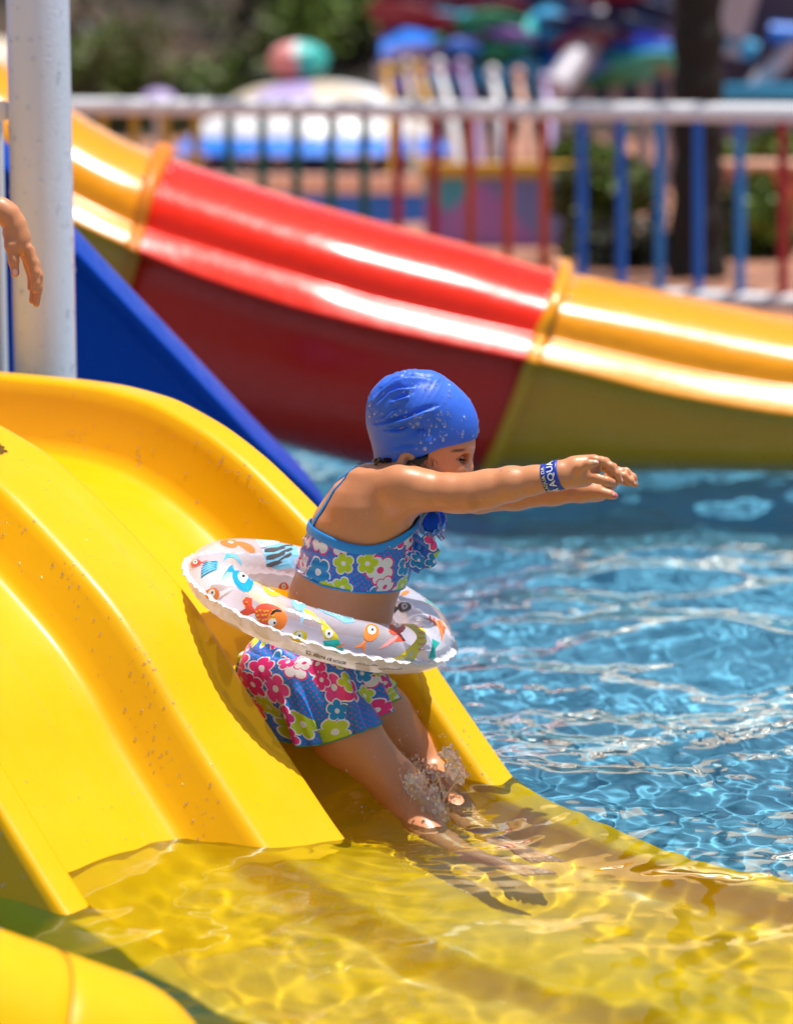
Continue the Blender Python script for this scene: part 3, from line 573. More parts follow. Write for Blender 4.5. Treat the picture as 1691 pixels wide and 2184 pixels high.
#@@FIG
# ------------------------------------------------------------------ signed-distance sculpting
class Field:
    def __init__(s, lo, hi, h):
        s.lo = np.array(lo, float); s.h = h; s.n = np.ceil((np.array(hi)-s.lo)/h).astype(int)+1
        s.D = np.full(s.n, .08, 'f'); s.ax = [s.lo[i]+h*np.arange(s.n[i]) for i in range(3)]
    def loc(s, lo, hi):
        a = np.clip(((np.array(lo)-s.lo)/s.h).astype(int), 0, s.n-1); b = np.clip(((np.array(hi)-s.lo)/s.h).astype(int)+2, 1, s.n)
        sl_ = tuple(slice(a[i], b[i]) for i in range(3)); X, Y, Z = (s.ax[i][sl_[i]] for i in range(3))
        return sl_, X[:, None, None].astype('f'), Y[None, :, None].astype('f'), Z[None, None, :].astype('f')
    def put(s, sl_, d, k, sub=False):
        o = s.D[sl_]
        if sub:
            hh = np.clip(.5-.5*(o+d)/k, 0, 1); s.D[sl_] = o*(1-hh)+(-d)*hh+k*hh*(1-hh)
        else:
            hh = np.clip(.5+.5*(o-d)/k, 0, 1); s.D[sl_] = o*(1-hh)+d*hh-k*hh*(1-hh)
    def cap(s, a, b, ra, rb, k=.012, sub=False):
        a, b = np.array(a, float), np.array(b, float); m = max(ra, rb)+k+.03
        sl_, X, Y, Z = s.loc(np.minimum(a, b)-m, np.maximum(a, b)+m)
        ba = b-a; L = float(ba.dot(ba))+1e-12; X, Y, Z = X-a[0], Y-a[1], Z-a[2]
        t = np.clip((X*ba[0]+Y*ba[1]+Z*ba[2])/L, 0, 1)
        d = np.sqrt((X-t*ba[0])**2+(Y-t*ba[1])**2+(Z-t*ba[2])**2)-(ra+(rb-ra)*t)
        s.put(sl_, d, k, sub)
    def chain(s, P, Rr, k=.012):
        for i in range(len(P)-1): s.cap(P[i], P[i+1], Rr[i], Rr[i+1], k)
    def ell(s, c, r, k=.012, rot=None, sub=False):
        c = np.array(c, float); r = np.array(r, float); m = max(r)+k+.03
        sl_, X, Y, Z = s.loc(c-m, c+m); X, Y, Z = X-c[0], Y-c[1], Z-c[2]
        if rot is not None:
            M = np.array(rot.to_matrix().transposed()); X, Y, Z = (M[i, 0]*X+M[i, 1]*Y+M[i, 2]*Z for i in range(3))
        k0 = np.sqrt((X/r[0])**2+(Y/r[1])**2+(Z/r[2])**2); k1 = np.sqrt((X/r[0]**2)**2+(Y/r[1]**2)**2+(Z/r[2]**2)**2)
        s.put(sl_, k0*(k0-1)/np.maximum(k1, 1e-6), k, sub)
    def loft(s, tab, k=.02):
        "tab rows: z, cx, cy, rx, ry"
        t = np.array(sorted(tab)); zs = t[:, 0]; lo = (min(t[:, 1]-t[:, 3])-.06, min(t[:, 2]-t[:, 4])-.06, zs[0]-.05); hi = (max(t[:, 1]+t[:, 3])+.06, max(t[:, 2]+t[:, 4])+.06, zs[-1]+.05)
        sl_, X, Y, Z = s.loc(lo, hi); cx, cy, rx, ry = (np.interp(Z, zs, t[:, i]).astype('f') for i in range(1, 5))
        q = (np.abs((X-cx)/rx)**2.3+np.abs((Y-cy)/ry)**2.3)**(1/2.3); d = (q-1)*np.minimum(rx, ry)*.9
        d = np.maximum(d, np.maximum(zs[0]-Z, Z-zs[-1])); s.put(sl_, d, k)
    def mesh(s, name, iso=0.):
        D = s.D-iso; ins = D < 0; n = D.shape
        c = np.zeros(tuple(x-1 for x in n), 'u1'); cor = [(i, j, k) for i in (0, 1) for j in (0, 1) for k in (0, 1)]
        for i, j, k in cor: c += ins[i:n[0]-1+i, j:n[1]-1+j, k:n[2]-1+k]
        cells = np.argwhere((c > 0) & (c < 8)); ids = np.full(c.shape, -1, 'i'); ids[tuple(cells.T)] = np.arange(len(cells))
        val = np.stack([D[cells[:, 0]+i, cells[:, 1]+j, cells[:, 2]+k] for i, j, k in cor], 1); cv = np.array(cor, float)
        acc = np.zeros((len(cells), 3)); cnt = np.zeros(len(cells))
        for a in range(8):
            for b in range(a+1, 8):
                if sum(abs(cv[a]-cv[b])) == 1:
                    m = (val[:, a] < 0) != (val[:, b] < 0); t = np.where(m, val[:, a]/(val[:, a]-val[:, b]+1e-20), 0)[:, None]
                    acc += np.where(m[:, None], cv[a]+(cv[b]-cv[a])*t, 0); cnt += m
        V = s.lo+s.h*(cells+acc/cnt[:, None]); Q = []
        for ax in range(3):
            o = [x for x in range(3) if x != ax]; sa = [slice(None)]*3; sb = [slice(None)]*3; sa[ax] = slice(0, -1); sb[ax] = slice(1, None)
            E_ = np.argwhere(ins[tuple(sa)] != ins[tuple(sb)]); E_ = E_[(E_[:, o[0]] > 0) & (E_[:, o[1]] > 0) & (E_[:, o[0]] < n[o[0]]-1) & (E_[:, o[1]] < n[o[1]]-1)]
            fl_ = ins[tuple(E_.T)]; u = np.zeros(3, int); u[o[0]] = 1; v = np.zeros(3, int); v[o[1]] = 1
            q = np.stack([ids[tuple((E_-u-v).T)], ids[tuple((E_-v).T)], ids[tuple(E_.T)], ids[tuple((E_-u).T)]], 1)
            f = fl_ if ax != 1 else ~fl_
            Q.append(np.where(f[:, None], q, q[:, ::-1]))
        return V, np.concatenate(Q)
def relax(V, Q, n=2, lam=.5):
    for _ in range(n):
        A = np.zeros_like(V); C = np.zeros(len(V))
        for a, b in ((0, 1), (1, 2), (2, 3), (3, 0)):
            for i, j in ((a, b), (b, a)): np.add.at(A, Q[:, i], V[Q[:, j]]); np.add.at(C, Q[:, i], 1)
        V = V+lam*(A/C[:, None]-V)
    return V
q = NM('skin'); p = q.pos(); at_ = q.n('Attribute', attribute_name='tint')
b0 = q.mix(q.noise(14, 5, p), (.58, .225, .10), (.68, .295, .135))
b0 = q.mix(q.math('MULTIPLY', q.noise(160, 3, p), .22), b0, (.42, .15, .07))
c = q.mix(at_.outputs['Fac'], b0, at_.outputs['Color'])
q.set(q.t.nodes[-1].inputs[0], at_.outputs['Alpha'])
q.P(Base_Color=c, Roughness=q.math('MULTIPLY_ADD', q.noise(40, 4, p), .34, .20), Subsurface_Weight=.12, Subsurface_Radius=(.012, .005, .003), Specular_IOR_Level=.5)
q.b.inputs['Subsurface Scale'].default_value = .6
q.bump(q.noise(420, 3, p), .16, .002); SKIN = q.m
def tint(me, V, spots):
    C = np.zeros((len(V), 4), 'f')
    for c, r, col, al in spots:
        c = np.array(c, float); r = np.array(r if np.iterable(r) else (r, r, r), float)
        d = np.sqrt((((V-c)/r)**2).sum(1)); a = np.clip((1.25-d)/.5, 0, 1)*al
        C[:, :3] = C[:, :3]*(1-a[:, None])+np.array(col)*a[:, None]; C[:, 3] = C[:, 3]*(1-a)+a
    m = C[:, 3] > 0; C[m, :3] /= C[m, 3:4]*0+1
    l = me.color_attributes.new('tint', 'FLOAT_COLOR', 'POINT'); l.data.foreach_set('color', C.reshape(-1))
# ------------------------------------------------------------------ the child in the blue cap
YC = 6.04
girl = empty('person', tuple(at(660, 1450, YC)*(1, 1, 0)+np.array((0, 0, .08))), 'child in blue swim cap and floral swimsuit sliding into the pool with arms stretched forward', 'person')
f = Field((-.42, 5.50, -.30), (.55, 6.36, .86), .0031)
# torso
tv = [(1345, 560, 790, .112), (1325, 600, 832, .103), (1305, 611, 838, .100), (1280, 613, 846, .100), (1255, 616, 856, .103), (1225, 629, 872, .108), (1180, 645, 884, .113), (1139, 655, 888, .116), (1100, 668, 888, .118), (1065, 690, 884, .115), (1035, 712, 874, .10), (1012, 745, 862, .08)]
TT = []
for v, a, b, ry in tv:
    p0, p1 = at(a, v, YC), at(b, v, YC); TT.append((p0[2], (p0[0]+p1[0])/2, YC, (p1[0]-p0[0])/2, ry))
f.loft(TT, .02)
J = at
# pelvis and bottom
f.ell(J(655, 1425, 6.05), (.125, .118, .085), .04); f.ell(J(600, 1440, 5.99), (.085, .07, .08), .03); f.ell(J(600, 1430, 6.12), (.085, .07, .08), .03)
f.ell(J(720, 1330, YC), (.085, .10, .07), .05)
# shoulders
SN, SF = J(862, 1052, 5.935), J(872, 1032, 6.155)
f.ell(SN, (.052, .05, .052), .03); f.ell(SF, (.05, .05, .05), .03)
f.ell(J(800, 1075, 5.965), (.075, .045, .07), .035); f.ell(J(800, 1070, 6.11), (.075, .045, .07), .035)
f.cap(J(790, 1030, 5.98), J(852, 1034, 5.95), .038, .042, .03)
f.cap(J(830, 1060, YC), J(868, 1000, YC), .055, .045, .03)
# near arm
f.chain([J(852, 1042, 5.935), J(905, 1046, 5.915), J(960, 1051, 5.90), J(1003, 1050, 5.89), J(1040, 1043, 5.885), J(1090, 1032, 5.87), J(1140, 1024, 5.86), J(1178, 1016, 5.85)], [.046, .0405, .0375, .037, .0375, .034, .0275, .0248], .014)
f.ell(J(985, 1056, 5.90), (.03, .026, .032), .02); f.ell(J(864, 1020, 5.92), (.028, .03, .02), .025)
# far arm
f.chain([J(880, 1030, 6.15), J(960, 1052, 6.12), J(1020, 1058, 6.10), J(1100, 1054, 6.07), J(1180, 1050, 6.03), J(1238, 1047, 6.0)], [.042, .038, .035, .032, .026, .0225], .014)
# near hand: palm, thumb on top, long fingers bent down, low finger
def P_(u, v, y): return J(1146.6+u*.14193, 949.3+v*.14193, y)
y0 = 5.85
f.ell(P_(520, 420, y0), (.040, .020, .020), .014, Euler((0, R(22), 0))); f.ell(P_(690, 330, y0+.012), (.036, .026, .019), .016, Euler((0, R(14), 0)))
f.cap(P_(350, 440, y0), P_(560, 430, y0), .0245, .022, .014); f.cap(P_(430, 500, y0-.002), P_(720, 500, y0+.004), .0165, .0135, .016)
f.cap(P_(560, 300, y0), P_(840, 235, y0+.012), .016, .013, .014)
def fing(pts, r, k=.0045):
    f.chain(pts, r, k)
    for i in range(1, len(pts)-1): f.ell(pts[i], (r[i]*1.08,)*3, .004)
f.chain([P_(520, 430, y0-.008), P_(640, 340, y0-.024), P_(760, 287, y0-.030), P_(865, 268, y0-.032)], [.013, .0105, .0088, .0072], .007)
fing([P_(840, 225, y0-.004), P_(965, 245, y0-.008), P_(1090, 320, y0-.010), P_(1180, 430, y0-.010), P_(1240, 550, y0-.008)], [.0112, .0088, .0082, .0074, .0064])
fing([P_(860, 230, y0+.018), P_(1010, 255, y0+.020), P_(1130, 340, y0+.020), P_(1195, 440, y0+.020), P_(1222, 530, y0+.018)], [.0105, .0088, .0082, .0074, .0064])
fing([P_(850, 290, y0+.038), P_(1000, 330, y0+.040), P_(1100, 410, y0+.042), P_(1150, 480, y0+.040)], [.010, .0084, .0078, .0066])
fing([P_(760, 470, y0-.006), P_(900, 505, y0-.014), P_(1020, 540, y0-.018), P_(1110, 563, y0-.018)], [.0105, .0098, .0096, .0086])
# far hand
y1 = 5.985
f.ell(P_(860, 690, y1), (.034, .022, .017), .014, Euler((0, R(4), 0))); f.ell(P_(1000, 560, y1+.02), (.036, .026, .016), .016, Euler((0, R(-10), 0)))
f.cap(P_(650, 700, y1+.005), P_(900, 640, y1+.012), .0215, .0175, .014); f.cap(P_(860, 760, y1), P_(930, 760, y1), .012, .010, .012)
f.chain([P_(840, 700, y1-.012), P_(960, 712, y1-.022), P_(1070, 740, y1-.026), P_(1150, 762, y1-.026)], [.013, .0102, .0088, .0078], .007)
fing([P_(1060, 430, y1+.006), P_(1200, 395, y1+.004), P_(1320, 400, y1+.002), P_(1420, 480, y1), P_(1470, 595, y1)], [.010, .0088, .0082, .0074, .0062])
fing([P_(1050, 480, y1-.012), P_(1180, 445, y1-.014), P_(1290, 465, y1-.016), P_(1390, 540, y1-.016), P_(1450, 600, y1-.016)], [.010, .0088, .0080, .0072, .006])
fing([P_(1060, 540, y1+.026), P_(1190, 500, y1+.026), P_(1290, 540, y1+.026), P_(1350, 585, y1+.024)], [.0095, .008, .0075, .006])
fing([P_(1000, 590, y1+.04), P_(1090, 590, y1+.044), P_(1150, 620, y1+.044)], [.009, .007, .006])
# head
HY = 6.015; HN = HY-.072
f.ell(J(897, 905, HY), (.104, .083, .098), .02); f.ell(J(940, 985, HY), (.062, .062, .075), .035); f.ell(J(975, 945, HY), (.034, .055, .034), .02)
f.cap(J(925, 1050, HY), J(968, 1048, HY), .038, .022, .03); f.ell(J(958, 1000, HY-.034), (.028, .026, .030), .02); f.ell(J(958, 1000, HY+.034), (.028, .026, .030), .02)
f.cap(J(975, 958, HY-.030), J(994, 956, HY-.012), .008, .009, .012); f.cap(J(975, 958, HY+.030), J(994, 956, HY+.012), .008, .009, .012)
for sg in (-1, 1): f.ell(J(983, 977, HY+sg*.036), (.017, .015, .012), .010, sub=True)
f.cap(J(990, 972, HY), J(997, 994, HY), .007, .010, .012); f.ell(J(996, 1001, HY), (.011, .0145, .010), .008); f.ell(J(983, 1004, HY-.013), (.009, .006, .007), .006); f.ell(J(983, 1004, HY+.013), (.009, .006, .007), .006)
f.cap(J(984, 1021, HY-.013), J(990, 1020, HY), .008, .010, .008); f.cap(J(984, 1021, HY+.013), J(990, 1020, HY), .008, .010, .008); f.cap(J(982, 1031, HY), J(985, 1031, HY), .012, .011, .008)
for sg in (-1, 1):
    f.ell(J(868, 985, HY+sg*.080), (.019, .010, .026), .008, Euler((0, R(14), 0))); f.ell(J(870, 984, HY+sg*.092), (.010, .007, .015), .004, Euler((0, R(14), 0)), sub=True)
f.cap(J(868, 1000, HY), J(850, 1040, YC), .052, .052, .03)
# legs
def leg(hip, mid, knee, kr, shin, ank, heel, toe, yoff):
    f.chain([hip, mid, knee], [.078, .066, .047], .03); f.ell(knee, (.043, .042, .045), .02)
    f.chain([knee, shin, ank], [.044, .040, .027], .02)
    f.ell(heel, (.026, .024, .024), .015); f.cap(ank, heel, .026, .023, .015)
    d = toe-heel; d /= np.linalg.norm(d); sd_ = np.cross(d, (0, 0, 1)); sd_ /= np.linalg.norm(sd_); L = np.linalg.norm(toe-heel); up_ = np.cross(sd_, d)
    f.cap(heel+d*.01, heel+d*L*.55, .024, .018, .015); f.cap(ank, heel+d*L*.5+up_*.01, .024, .016, .015)
    f.cap(heel+d*L*.55-sd_*.012, heel+d*L*.80-sd_*.018, .015, .012, .012); f.cap(heel+d*L*.55+sd_*.012, heel+d*L*.76+sd_*.020, .015, .011, .012)
    for i in range(5):
        o = (-.024+.0125*i); rr = (.0098, .0075, .007, .0066, .006)[i]
        f.cap(heel+d*L*(.80-.02*i)+sd_*o, heel+d*(L*(1.0-.035*i))+sd_*o*1.1, rr, rr*.9, .003)
U = under
leg(J(640, 1440, 5.985), J(735, 1560, 5.965), J(842, 1668, 5.945), .047, U(905, 1752, -.035), U(985, 1812, -.10), U(1000, 1822, -.135), U(1158, 1868, -.165), 0)
leg(J(690, 1420, 6.13), J(810, 1530, 6.16), J(915, 1640, 6.18), .045, U(968, 1712, -.04), U(1040, 1775, -.10), U(1052, 1786, -.13), U(1172, 1838, -.15), 0)
V, Q = f.mesh('body'); V = relax(V, Q, 2, .45)
me = qmesh('body', V, Q)
NAIL = (.80, .40, .36); PK = (.85, .06, .16)
tint(me, V, [(P_(868, 250, y0-.034), (.0075, .006, .004), (.85, .55, .48), .9), (P_(1150, 752, y1-.033), (.0055, .005, .0045), PK, 1.), (P_(1128, 735, y1-.033), (.004, .004, .004), (.8, .5, .45), .8), (P_(1258, 520, y0-.012), (.0035, .0045, .006), NAIL, .9), (P_(1470, 560, y1-.004), (.004, .005, .006), NAIL, .9), (P_(1450, 570, y1-.02), (.004, .005, .005), NAIL, .9), (P_(1130, 560, y0-.026), (.009, .006, .006), (.75, .32, .24), .6),
    (J(978, 959, HY-.05), (.0150, .03, .0030), (.05, .022, .014), .85), (J(968, 961, HY-.055), (.007, .03, .0022), (.06, .03, .02), .7), (J(978, 959, HY+.05), (.0150, .03, .0030), (.05, .022, .014), .85),
    (J(982, 978, HY-.05), (.011, .03, .0045), (.16, .06, .035), .6), (J(987, 1024, HY), (.012, .02, .007), (.55, .13, .10), .7), (J(1010, 1062, 5.87), (.02, .02, .02), (.30, .12, .07), .35), (J(868, 984, HN-.014), (.006, .02, .009), (.25, .08, .045), .6)])
body = fin('body', me, SKIN, girl, True); body.cycles.is_caustics_receiver = True
TR = f.D; 
# eye
mb = MB(); mb.ell(tuple(J(977, 979, HY-.0335)), (.0095, .0095, .0085), 16, 12); mb.build('eye', plain('eye_white', (.55, .5, .46), .15, .05), girl)
mb = MB(); mb.ell(tuple(J(980.5, 980.5, HY-.0405)), (.0035, .0035, .0032), 14, 10); mb.build('iris', plain('dark_iris', (.02, .01, .006), .1), girl)
HAIR = NM('wet_black_hair'); HAIR.P(Base_Color=(.012, .008, .007), Roughness=.3, Specular_IOR_Level=.6); HAIR = HAIR.m
mb = MB(); mb2 = MB(); mb2.ell(tuple(J(976.5, 974.5, HY-.0345)), (.0115, .0105, .0072), 18, 12, rot=Euler((0, R(10), 0))); ob = mb2.build('eyelid', SKIN, girl); l_ = ob.data.color_attributes.new('tint', 'FLOAT_COLOR', 'POINT'); l_.data.foreach_set('color', np.tile(np.array((.42, .16, .08, .55), 'f'), len(ob.data.vertices)))
a_ = [J(966, 976.5, HY-.0425), J(973, 979.5, HY-.0455), J(981, 981, HY-.0452), J(989, 980, HY-.040)]
mb.tube(a_, [.0011, .0024, .0028, .0012], 6)
for t in np.linspace(0, 1, 9):
    b_ = a_[0]*(1-t)+a_[3]*t; b_ = np.array((b_[0], np.interp(t, [0, .33, .66, 1], [x[1] for x in a_]), np.interp(t, [0, .33, .66, 1], [x[2] for x in a_])))
    mb.tube([b_, b_+np.array((.004, -.004, -.0015)), b_+np.array((.008, -.007, .0)-0*t)], [.0006, .0005, .0002], 4)
mb.build('eyelash', HAIR, girl)
# hair below the cap
mb = MB()
for i in range(60):
    t = i/59; y = HN-.010+rng.normal(0, .002)
    p0 = J(916-22*t+rng.normal(0, 2), 958+8*t, HN+.004); p1 = J(906-20*t+rng.normal(0, 3), 978+4*t, y-.004-.004*rng.rand()); p2 = J(892-20*t+rng.normal(0, 4), 992+rng.normal(0, 3), y-.004); p3 = J(872-16*t+rng.normal(0, 5), 1004+rng.normal(0, 4), y+.004)
    mb.tube([p0, p1, p2, p3], [.0012, .0014, .0011, .0005], 5)
for i in range(7):
    a = 952-i*7; y = HN+.012+i*-.0015
    mb.tube([J(a, 952+i*2, y), J(a-4, 966+i*2, y-.004), J(a-6+3*math.sin(i*2), 982+i, y-.006), J(a-5+4*math.cos(i*3), 996, y-.004)], .00045, 4)
for i in range(130):
    t = rng.rand(); y = HY+rng.uniform(-.075, .065); x0 = rng.uniform(800, 868)
    p0 = J(x0, 978, y); p1 = J(x0-8+rng.normal(0, 4), 994, y*.5+(HN+.03)*.5); p2 = J(x0-16+rng.normal(0, 10), 1004+rng.normal(0, 3), y*.6+(HN+.02)*.4); p3 = J(x0-24+rng.normal(0, 12), 1012+rng.normal(0, 4), HN+.03+rng.normal(0, .01))
    mb.tube([p0, p1, p2, p3], [.003, .0026, .0018, .0006], 5)
for i in range(5):
    mb.tube([J(800, 990, 5.99), J(782+i, 998+i, 5.985), J(764+2*i, 1010+2*i, 5.98), J(752-i, 1018+3*i, 5.978), J(744-2*i, 1024+2*i, 5.978)], [.0022, .002, .0018, .0014, .0006], 5)
for i in range(16):
    a = rng.uniform(0, 6.3); c0 = J(782, 996, 6.0); mb.tube([c0, c0+np.array((-.008*math.cos(a), 0, .008*abs(math.sin(a)))), c0+np.array((-.018-.006*math.cos(a), rng.normal(0, .01), .006*math.sin(a)))], [.0008, .0007, .0003], 4)
mb.build('hair', HAIR, girl)
# ------------------------------------------------------------------ swim cap
oc = np.array([(1013, 943), (1019, 903), (1016, 885), (1011, 872), (998, 850), (978, 829), (956, 811), (934, 796), (912, 790), (896, 788), (870, 788.5), (849, 790), (828, 800), (806, 818), (790, 838), (784, 856), (781, 884), (782, 905), (787, 925), (793, 945), (797, 963), (800, 985), (815, 1005), (860, 1020), (920, 1015), (975, 985)], float)
cc = np.array((897., 905.)); an = np.arctan2(-(oc[:, 1]-cc[1]), oc[:, 0]-cc[0]); ra = np.hypot(oc[:, 0]-cc[0], oc[:, 1]-cc[1]); o_ = np.argsort(an)
an, ra = an[o_], ra[o_]; an = np.concatenate([an-2*math.pi, an, an+2*math.pi]); ra = np.tile(ra, 3)
th = np.linspace(-math.pi, math.pi, 361)[:-1]; rt = np.interp(th, an, ra)
for _ in range(5): rt = (np.roll(rt, 1)+2*rt+np.roll(rt, -1))/4
ph = np.linspace(-math.pi/2, math.pi/2, 190)
TH, PH = np.meshgrid(th, ph, indexing='ij')
RT = rt[:, None]*np.cos(PH)**.86; UU = cc[0]+RT*np.cos(TH); VV = cc[1]-RT*np.sin(TH)
YY = HY+.093*np.sign(np.sin(PH))*np.abs(np.sin(PH))**.95*(1-.10*np.cos(TH)**2)
def seg_d(U, V_, pts):
    d = np.full(U.shape, 1e9); tt = np.zeros(U.shape); n = len(pts)-1
    for i in range(n):
        a, b = np.array(pts[i], float), np.array(pts[i+1], float); e = b-a; t = np.clip(((U-a[0])*e[0]+(V_-a[1])*e[1])/e.dot(e), 0, 1)
        sx, sy = U-a[0]-t*e[0], V_-a[1]-t*e[1]; dd = np.hypot(sx, sy)*np.sign(e[0]*sy-e[1]*sx)
        m = np.abs(dd) < np.abs(d); d = np.where(m, dd, d); tt = np.where(m, (i+t)/n, tt)
    return d, tt
def C5(x, y): return (768+x*.164, 768+y*.164)
folds = [([(960, 560), (830, 590), (600, 690), (420, 740), (230, 790)], 6.0, .0065), ([(980, 215), (800, 190), (560, 195), (440, 245), (270, 370), (170, 480)], 5.5, .0065), ([(640, 400), (520, 450), (440, 480)], 5, .0055), ([(720, 300), (600, 320), (500, 330), (380, 380), (230, 530)], 4.5, .0045), ([(640, 800), (520, 850), (360, 860)], 6, .004), ([(500, 560), (430, 600), (330, 690), (250, 720)], 5, .003), ([(760, 1040), (560, 1060), (430, 1110)], 7, .003), ([(350, 1270), (280, 1300), (215, 1310)], 3.5, .005), ([(900, 140), (700, 130), (560, 140), (430, 190), (300, 290)], 4.5, .004)]
W_ = np.zeros(UU.shape)
for pts, wd, am in folds:
    d, t = seg_d(UU, VV, [C5(*x) for x in pts]); e = np.clip(np.sin(np.clip(t, .02, .98)*math.pi), 0, 1)**.6
    d = -d if False else d
    W_ += 1.5*am*e*(np.exp(-((d+wd*.7)/wd)**2)*.75-np.exp(-((d-wd*.5)/(wd*.8))**2))
W_ += .0006*np.sin(UU*.45+VV*.3)*np.clip((1000-UU)/200, 0, 1)*np.clip((900-VV)/100, 0, 1)
PT = np.zeros(UU.shape+(3,))
X_ = (UU-CU)/F; Y_ = (CV-VV)/F; dy_ = cP+Y_*sP; kk = HY/dy_
PT[..., 0] = X_*kk; PT[..., 1] = YY; PT[..., 2] = H+(-sP+Y_*cP)*kk
ctr = J(897, 905, HY); dr = PT-ctr; PT += dr/np.linalg.norm(dr, axis=-1, keepdims=True)*(W_+.0012)[..., None]
me = gridmesh('swim_cap', PT.transpose(1, 0, 2), closed=1)
import bmesh
bm = bmesh.new(); bm.from_mesh(me); bmesh.ops.remove_doubles(bm, verts=bm.verts, dist=1e-5)
for (ua, va), (ub, vb) in (((1016, 940), (940, 953)), ((940, 953), (868, 982)), ((868, 982), (796, 990))):
    a, b = J(ua, va, HY-.06), J(ub, vb, HY-.06); t = b-a; n_ = Vector((t[2], 0, -t[0])); n_.normalize()
    if n_.z > 0: n_ = -n_
    # keep above the line; only inside this strip
    lo, hi = min(a[0], b[0]), max(a[0], b[0])
    if ub == 796: lo = -9
    if ua == 1016: hi = 9
    gm = [x for x in bm.verts if lo-.0005 <= x.co.x <= hi+.0005]; s_v = set(gm)
    gg = gm+[e for e in bm.edges if e.verts[0] in s_v and e.verts[1] in s_v]+[fa for fa in bm.faces if all(v in s_v for v in fa.verts)]
    bmesh.ops.bisect_plane(bm, geom=gg, plane_co=Vector(a), plane_no=n_, clear_outer=False, clear_inner=False)
def brim(x):
    xs_ = [J(796, 990, HY-.06)[0], J(868, 982, HY-.06)[0], J(940, 953, HY-.06)[0], J(1016, 940, HY-.06)[0]]; zs_ = [J(796, 990, HY-.06)[2], J(868, 982, HY-.06)[2], J(940, 953, HY-.06)[2], J(1016, 940, HY-.06)[2]]
    return np.interp(x, xs_, zs_)
dead = [fa for fa in bm.faces if fa.calc_center_median().z < brim(fa.calc_center_median().x)]
bmesh.ops.delete(bm, geom=dead, context='FACES'); bmesh.ops.recalc_face_normals(bm, faces=bm.faces)
bm.to_mesh(me); bm.free()
q = NM('blue_silicone_cap'); p = q.pos()
q.P(Base_Color=q.mix(q.noise(25, 3, p), (.028, .12, .64), (.04, .15, .72)), Roughness=.47, Specular_IOR_Level=.4, Subsurface_Weight=.08, Subsurface_Radius=(.004, .006, .012), Coat_Weight=.0)
hn = q.noise(90, 4, p, .6); q.bump(hn, .10, .003)
cap = fin('swim_cap', me, q.m, girl, True); md = cap.modifiers.new('s', 'SOLIDIFY'); md.thickness = .0016; md.offset = -1
mb = MB()
for _ in range(170):
    i, j = rng.randint(60, 350), rng.randint(5, 92); pp = PT[i, j]; 
    if pp[2] < brim(pp[0])+.008: continue
    nr = (PT[i, j]-ctr); nr /= np.linalg.norm(nr); drop_mb(mb, pp+nr*.0006, nr, .0016+.003*rng.rand()**2, 1+rng.rand())
# drops on skin
sel = np.where((V[:, 2] > .40) & (V[:, 0] < .32))[0]; nq = len(V)
NV = np.zeros((nq, 3)); fn = np.cross(V[Q[:, 2]]-V[Q[:, 0]], V[Q[:, 3]]-V[Q[:, 1]])
for i in range(4): np.add.at(NV, Q[:, i], fn)
NV /= np.linalg.norm(NV, axis=1)[:, None]+1e-12
for i in rng.choice(sel, 700):
    if NV[i, 1] < .1 and NV[i, 2] > -.5 and abs(V[i, 0]) < 2: drop_mb(mb, V[i], NV[i], .0007+.0018*rng.rand()**3, 1.2)
sel = np.where((V[:, 2] > .0) & (V[:, 2] < .15) & (V[:, 0] < .12))[0]
for i in rng.choice(sel, 260):
    if NV[i, 1] < .3: drop_mb(mb, V[i], NV[i], .0007+.0018*rng.rand()**3, 1.2)
mb.build('water_drops', DROP, girl, kind='stuff')
#@@CLOTH
# ------------------------------------------------------------------ clothes that follow the body field
def samp(P_, fld=None):
    fld = fld or f; q_ = (np.atleast_2d(P_)-fld.lo)/fld.h; i = np.clip(np.floor(q_).astype(int), 0, fld.n-2); t = np.clip(q_-i, 0, 1); D = fld.D; r = 0
    for a in (0, 1):
        for b in (0, 1):
            for c_ in (0, 1):
                w_ = (t[:, 0] if a else 1-t[:, 0])*(t[:, 1] if b else 1-t[:, 1])*(t[:, 2] if c_ else 1-t[:, 2]); r = r+w_*D[i[:, 0]+a, i[:, 1]+b, i[:, 2]+c_]
    return r
def surf(z, th_, off, c=None, fld=None):
    "point on the body surface at height z in direction th_"
    if c is None:
        t = np.array(sorted(TT)); c = (np.interp(z, t[:, 0], t[:, 1]), YC)
    rr = np.linspace(.03, .2, 160); P_ = np.stack([c[0]+rr*math.cos(th_), c[1]+rr*math.sin(th_), np.full(160, z)], -1); d = samp(P_, fld)
    k = np.argmax(d > 0); return np.array((c[0]+(rr[k]+off)*math.cos(th_), c[1]+(rr[k]+off)*math.sin(th_), z))
def snap(p, off, fld=None):
    p = np.array(p, float)
    for _ in range(12):
        e = .004; g_ = np.array([float(samp(p+np.eye(3)[i]*e, fld)[0]-samp(p-np.eye(3)[i]*e, fld)[0]) for i in range(3)]); g_ /= np.linalg.norm(g_)+1e-9; p = p-g_*(float(samp(p, fld)[0])-off)*.8
    return p
